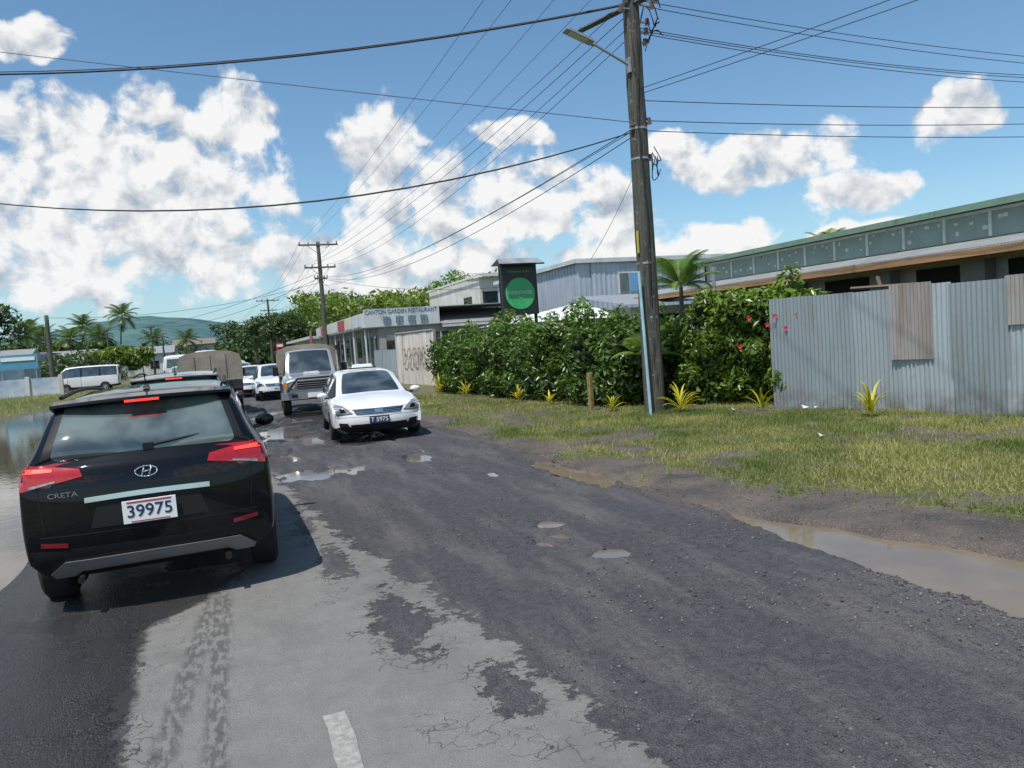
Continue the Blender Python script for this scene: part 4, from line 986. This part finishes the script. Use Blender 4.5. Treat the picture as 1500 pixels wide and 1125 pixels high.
for y in np.arange(46,68,4.4): b.cyl((7.9,y,0),(7.9,y,2.95),.06,.06,M_WTIN,6)
b.obj('windows_and_posts',rs)
corr('low_corrugated_fence',(7.9,43.5),(9.3,39.8),0,1.65,M_CORR,None,per=.12,amp=.02)
sh=empty('shop_building'); b=MB(); b.b2((8.3,72,0),(16,98,3.0),M_WALL); b.b2((7.2,71.5,3.0),(16.5,98.5,3.25),M_WTIN); b.b2((8.2,74,1),(8.28,80,2.4),M_GLS); b.b2((8.2,83,1),(8.28,90,2.4),M_GLS); b.obj('walls_roof_windows',sh)
b=MB(); b.box((7.3,71,2.9),(.06,1.0,1.6),mat('red_banner',(.5,.03,.04),.6)); b.cyl((7.3,70.4,0),(7.3,70.4,3.8),.04,.04,M_GALV,6); b.obj('red_banner_sign')
b=MB(); b.box((6.5,100,2.6),(.9,.06,1.3),mat('red_sign',(.5,.03,.04),.6)); b.box((6.5,99.9,2.9),(.7,.04,.3),M_WHP); b.cyl((6.5,100.1,0),(6.5,100.1,3.0),.05,.05,M_GALV,6); b.obj('red_shop_sign')
M_RW=mat('rust_stained_white_tin',(.62,.60,.56),.7,scale=1.6,stretch=(1.5,1.5,.35),col2=(.40,.33,.27))
gt=empty('rusty_sheet_gate'); corr('sheets',(7.6,36.0),(8.1,31.0),.05,2.35,M_RW,gt,per=.16,amp=.018,jit=.0)
b=MB()
for t in (0,.5,1): b.box((7.6+.5*t+.05,36-5*t,1.2),(.1,.1,2.4),M_RUST)
b.cyl((7.6,36,2.37),(8.1,31,2.37),.05,.05,M_RUST,6); b.obj('frame',gt)
text('painted_letters','DOORS',1.15,(7.76,33.4,1.25),(math.pi/2,0,-math.pi/2-.1+math.radians(11.4)),mat('faded_brown_paint',(.36,.28,.21),.8),gt,.8,.002)
ts=empty('two_storey_house',(2.0,0,0)); b=MB(); b.b2((16.2,55,0),(23,70,6.5),M_WALL); b.b2((18.2,54.9,0),(23,54.99,6.0),M_CREAM); b.obj('walls',ts)
b=MB(); b.quad([(16.0,54.4,6.65),(23.2,54.4,6.65),(23.2,62,7.4),(16.0,62,7.4)],M_ROOFB); b.b2((16.0,54.36,6.5),(23.2,54.42,6.66),M_BATT); b.b2((15.95,54.4,6.5),(16.0,70,6.66),M_BATT)
b.b2((16.4,54.93,4.0),(17.6,54.99,5.4),M_GLS); b.b2((18.6,54.82,4.2),(20.8,54.88,5.3),M_GLS); b.b2((16.13,57,4),(16.19,59,5.2),M_GLS); b.b2((18.0,54.2,3.2),(23,54.9,3.35),M_ROOFB); b.obj('roof_and_windows',ts)
bb=empty('metal_clad_building'); b=MB()
b.b2((18.2,38.0,0),(28,51,5.66),M_BLUE); b.obj('walls',bb)
corr('front_cladding',(18.15,37.97),(28,37.97),.1,5.66,M_BLUE,bb,per=.3,amp=.015,jit=0)
b=MB()
for y in np.arange(38,51,.42): b.b2((18.17,y,.1),(18.197,y+.05,5.6),M_BLUE)
b.b2((18.0,37.8,5.68),(28.2,51.2,5.76),M_ROOFGY); b.b2((17.98,37.8,5.55),(18.0,51.2,5.78),M_WTIN); b.b2((18.0,37.76,5.55),(28.2,37.79,5.78),M_WTIN); b.obj('roof',bb)
b=MB(); b.b2((20.6,37.88,3.8),(21.9,37.94,5.0),M_WTIN); b.b2((20.68,37.85,3.88),(21.22,37.875,4.92),M_GLS); b.b2((21.28,37.85,3.88),(21.82,37.875,4.92),mat('sky_blue_blind',(.15,.35,.6),.5)); b.obj('window',bb)
cn=empty('white_canopy'); b=MB()
b.add([(9.6,25.5,2.30),(14.8,25.5,2.3),(14.8,29.5,2.3),(9.6,29.5,2.3),(12.9,27.5,2.95)],[(0,1,4),(1,2,4),(2,3,4),(3,0,4)],mat('white_fabric',(.66,.67,.67),.8))
for x,y in ((9.7,25.6),(14.7,25.6),(14.7,29.4),(9.7,29.4)): b.cyl((x,y,0),(x,y,2.3),.04,.04,M_GALV,6)
b.obj('roof_and_legs',cn)
b=MB(); b.b2((14.0,25,0),(22,33,2.6),M_WALL); b.quad([(13.5,24.5,2.7),(22,24.5,2.7),(22,29,3.3),(13.5,29,3.3)],M_ROOFGY); b.b2((14.5,24.93,1.6),(16,24.99,2.3),M_DARK); b.obj('low_house')
sg=empty('hotel_sign'); b=MB(); SY=24.0; M_SB=mat('sign_black',(.02,.028,.025),.4); M_GRN=mat('sign_green',(.06,.46,.16),.5,var=.1)
b.b2((8.72,SY,2.55),(9.98,SY+.12,4.2),M_SB); b.obj('board',sg)
b=MB(); b.cyl((9.35,SY-.012,3.25),(9.35,SY,3.25),.52,.52,M_GRN,40); b.obj('green_disc',sg)
b=MB()
for x in (8.76,9.94): b.cyl((x,SY+.2,0),(x,SY+.2,4.2),.06,.06,M_BLK,6)
b.obj('posts',sg); b=MB(); b.quad([(8.55,SY-.35,4.22),(10.15,SY-.35,4.22),(10.05,SY+.05,4.42),(8.65,SY+.05,4.42)],M_ROOFGY); b.quad([(8.55,SY+.5,4.22),(8.65,SY+.05,4.42),(10.05,SY+.05,4.42),(10.15,SY+.5,4.22)],M_ROOFGY); b.b2((8.55,SY-.34,4.17),(10.15,SY-.30,4.215),M_BLK); b.obj('cap_roof',sg)
M_WT=mat('sign_white_text',(.8,.8,.8),.5)
text('sign_name','PUDDLE HOTEL',.145,(9.35,SY-.02,3.28),(math.pi/2,0,0),M_WT,sg,.85,.001,.002); text('sign_small','Apia',.09,(9.35,SY-.02,3.12),(math.pi/2,0,0),M_WT,sg,1,.001)
text('sign_top','Restaurant & Bar',.11,(9.35,SY-.005,3.98),(math.pi/2,0,0),M_GRN,sg,1,.001)
wl=empty('boundary_wall'); b=MB(); M_WB=mat('blue_white_wall',(.55,.58,.60),.8,scale=.9,col2=(.2,.3,.42))
b.b2((-24,63.8,0),(-11.2,64.0,1.35),M_WB)
for x in np.arange(-24,-11,2.1): b.b2((x,63.7,0),(x+.25,64.1,1.5),M_WALL)
b.obj('wall_and_piers',wl)
for i,(x,y,w,h,mm,rm) in enumerate([(-21,80,8,2.8,M_WB,M_ROOFGY),(-30,95,9,3,M_WALL,M_ROOFB),(-22,118,10,3.2,M_WTIN,M_ROOFGY),(-12,135,8,3.4,M_WTIN,M_ROOFGY),(-5.5,165,7,5,M_WALL,M_ROOFB)]):
    h_=empty('distant_house'); b=MB(); b.b2((x-w/2,y,0),(x+w/2,y+7,h),mm)
    for k in (-.3,.1): b.b2((x+k*w,y-.05,1),(x+k*w+1.3,y-.005,2.2),M_GLS)
    b.obj('walls',h_); b=MB(); o=.5
    b.add([(x-w/2-o,y-o,h),(x+w/2+o,y-o,h),(x+w/2+o,y+7+o,h),(x-w/2-o,y+7+o,h),(x-w/2-o,y+3.5,h+1.2),(x+w/2+o,y+3.5,h+1.2)],[(0,1,5,4),(2,3,4,5),(1,2,5),(3,0,4)],rm); b.obj('roof',h_)
b=MB(); b.b2((-17.2,73,2.1),(-14.4,73.08,3.3),mat('blue_billboard',(.10,.32,.45),.5)); b.b2((-17,72.95,2.8),(-14.6,72.99,3.1),M_WHP)
for x in (-17,-14.6): b.cyl((x,73.1,0),(x,73.1,3.3),.06,.06,M_GALV,6)
b.obj('blue_billboard')
# ------------------------------------------------------------------ sun & world
s=Vector((-.34,-.27,.90)).normalized()
sd=bpy.data.lights.new('sun','SUN'); sd.energy=5.0; sd.angle=math.radians(.5); sd.color=(1,.965,.91)
so=link(bpy.data.objects.new('sun',sd)); so.rotation_euler=s.to_track_quat('Z','Y').to_euler()
w=bpy.data.worlds.new('World'); scene.world=w; w.use_nodes=True; nt=w.node_tree; bg=nt.nodes['Background']
sky=nd(nt,'ShaderNodeTexSky'); sky.sky_type='NISHITA'; sky.sun_disc=False; sky.sun_elevation=math.asin(s.z); sky.sun_rotation=math.atan2(s.x,s.y); sky.air_density=1.0; sky.dust_density=.6; sky.ozone_density=2.0
skc=mixc(nt,1.0,sky.outputs[0],(.84,1.04,1.08),'MULTIPLY')
nt.links.new(skc,bg.inputs[0]); bg.inputs[1].default_value=.13
tc=nd(nt,'ShaderNodeTexCoord').outputs['Generated']
CL=[(-4.8,12.0,10,6.6),(-8,8,14,4.2),(2.0,16.5,3.0,2.6),(-10,20.3,2.6,1.2),(-13,12.5,6,5.0),(11.8,13,3.4,4.4),(15.6,9.6,7.5,4.0),(23,10,6.5,3.4),(21.5,14,3.2,1.0),(28.6,8,4,3.4),(38.5,11.2,6.4,2.3),(33.5,13.2,3.0,1.2),(44.5,8.5,3.2,1.4),(36.5,6.4,3.2,1.5),(51,11.8,2.7,1.9),(3,6.5,10,2.4),(14,5,11,2.4),(44.5,6,2.6,1.0),(30,5,8,1.3),(-34,14,12,6),(80,12,9,5),(120,16,14,7),(165,14,20,8),(-85,16,16,8),(-145,18,20,8)]
sx=nd(nt,'ShaderNodeSeparateXYZ',{0:tc}); az=mth(nt,'MULTIPLY',mth(nt,'ARCTAN2',sx.outputs[0],sx.outputs[1]),57.2958); ele=mth(nt,'MULTIPLY',mth(nt,'ARCSINE',sx.outputs[2]),57.2958)
P=nd(nt,'ShaderNodeCombineXYZ',{0:az,1:ele,2:0.0}).outputs[0]
wv=nd(nt,'ShaderNodeTexNoise',{'Vector':P,'Scale':.16,'Detail':2.0}).outputs['Color']
wq=nd(nt,'ShaderNodeVectorMath',{0:wv,1:(.5,.5,.5)},operation='SUBTRACT').outputs[0]; wq=nd(nt,'ShaderNodeVectorMath',{0:wq,'Scale':5.0},operation='SCALE').outputs[0]
P2=nd(nt,'ShaderNodeVectorMath',{0:P,1:wq},operation='ADD').outputs[0]
sp=nd(nt,'ShaderNodeSeparateXYZ',{0:P2}); ax,el=sp.outputs[0],sp.outputs[1]
acc=None
for (a0,e0,rx,ry) in CL:
    dx=mth(nt,'MULTIPLY_ADD',ax,1/rx,-a0/rx); dy=mth(nt,'MULTIPLY_ADD',el,1/ry,-e0/ry)
    q=mth(nt,'MULTIPLY_ADD',dx,dx,mth(nt,'MULTIPLY',dy,dy)); q=mth(nt,'SUBTRACT',1.0,q)
    acc=q if acc is None else mth(nt,'MAXIMUM',acc,q)
acc=mth(nt,'MINIMUM',mth(nt,'MAXIMUM',acc,-1.5),.70)
na=noise(nt,P,.30,8,.58,.25)
P3=nd(nt,'ShaderNodeVectorMath',{0:P,1:(-.6,1.3,0)},operation='ADD').outputs[0]
nb=noise(nt,P3,.30,5,.56,.25)
vo=nd(nt,'ShaderNodeTexVoronoi',{'Vector':P2,'Scale':.5},feature='F1').outputs['Distance']
D=mth(nt,'MULTIPLY_ADD',acc,.70,mth(nt,'MULTIPLY',mth(nt,'SUBTRACT',na,.5),2.6)); D=mth(nt,'ADD',D,mth(nt,'MULTIPLY',mth(nt,'SUBTRACT',.55,vo),.35))
mask=mr(nt,D,-.06,.42,0,1,True)
mask=mth(nt,'MULTIPLY',mask,mr(nt,ele,-.5,2.5))
lit=mth(nt,'MULTIPLY_ADD',mth(nt,'SUBTRACT',na,nb),3.0,.66)
lit=mth(nt,'SUBTRACT',lit,mr(nt,D,.45,1.4,0,.36))
lit=mth(nt,'ADD',lit,mth(nt,'MULTIPLY',mth(nt,'SUBTRACT',.5,vo),.3),clamp=True)
cc=mixc(nt,mr(nt,lit,.1,.78),(.44,.51,.60),(1.0,1.0,1.0))
skh=nd(nt,'ShaderNodeBackground',{'Color':(.48,.70,.87,1),'Strength':.9})
m0=nd(nt,'ShaderNodeMixShader',{0:mr(nt,ele,9,0,0,.6)}); nt.links.new(bg.outputs[0],m0.inputs[1]); nt.links.new(skh.outputs[0],m0.inputs[2])
bg2=nd(nt,'ShaderNodeBackground',{'Color':cc,'Strength':.93})
mx=nd(nt,'ShaderNodeMixShader',{0:mask}); nt.links.new(m0.outputs[0],mx.inputs[1]); nt.links.new(bg2.outputs[0],mx.inputs[2]); nt.links.new(mx.outputs[0],nt.nodes['World Output'].inputs[0])
# ------------------------------------------------------------------ camera
c=bpy.data.cameras.new('camera'); co=link(bpy.data.objects.new('camera',c)); scene.camera=co
c.sensor_width=36; c.lens=36*1130/1500; c.clip_start=.05; c.clip_end=20000
yaw,pitch,roll=math.radians(20.2),math.radians(3.41),math.radians(4.1)
fwd=Vector((math.sin(yaw)*math.cos(pitch),math.cos(yaw)*math.cos(pitch),-math.sin(pitch)))
right=Vector((math.cos(yaw),-math.sin(yaw),0)); upv=right.cross(fwd)
r2=right*math.cos(roll)-upv*math.sin(roll); u2=right*math.sin(roll)+upv*math.cos(roll)
Mx=Matrix((r2,u2,-fwd)).transposed().to_4x4(); Mx.translation=(0,0,1.8); co.matrix_world=Mx
scene.view_settings.view_transform='Standard'; scene.view_settings.look='None'; scene.view_settings.exposure=0
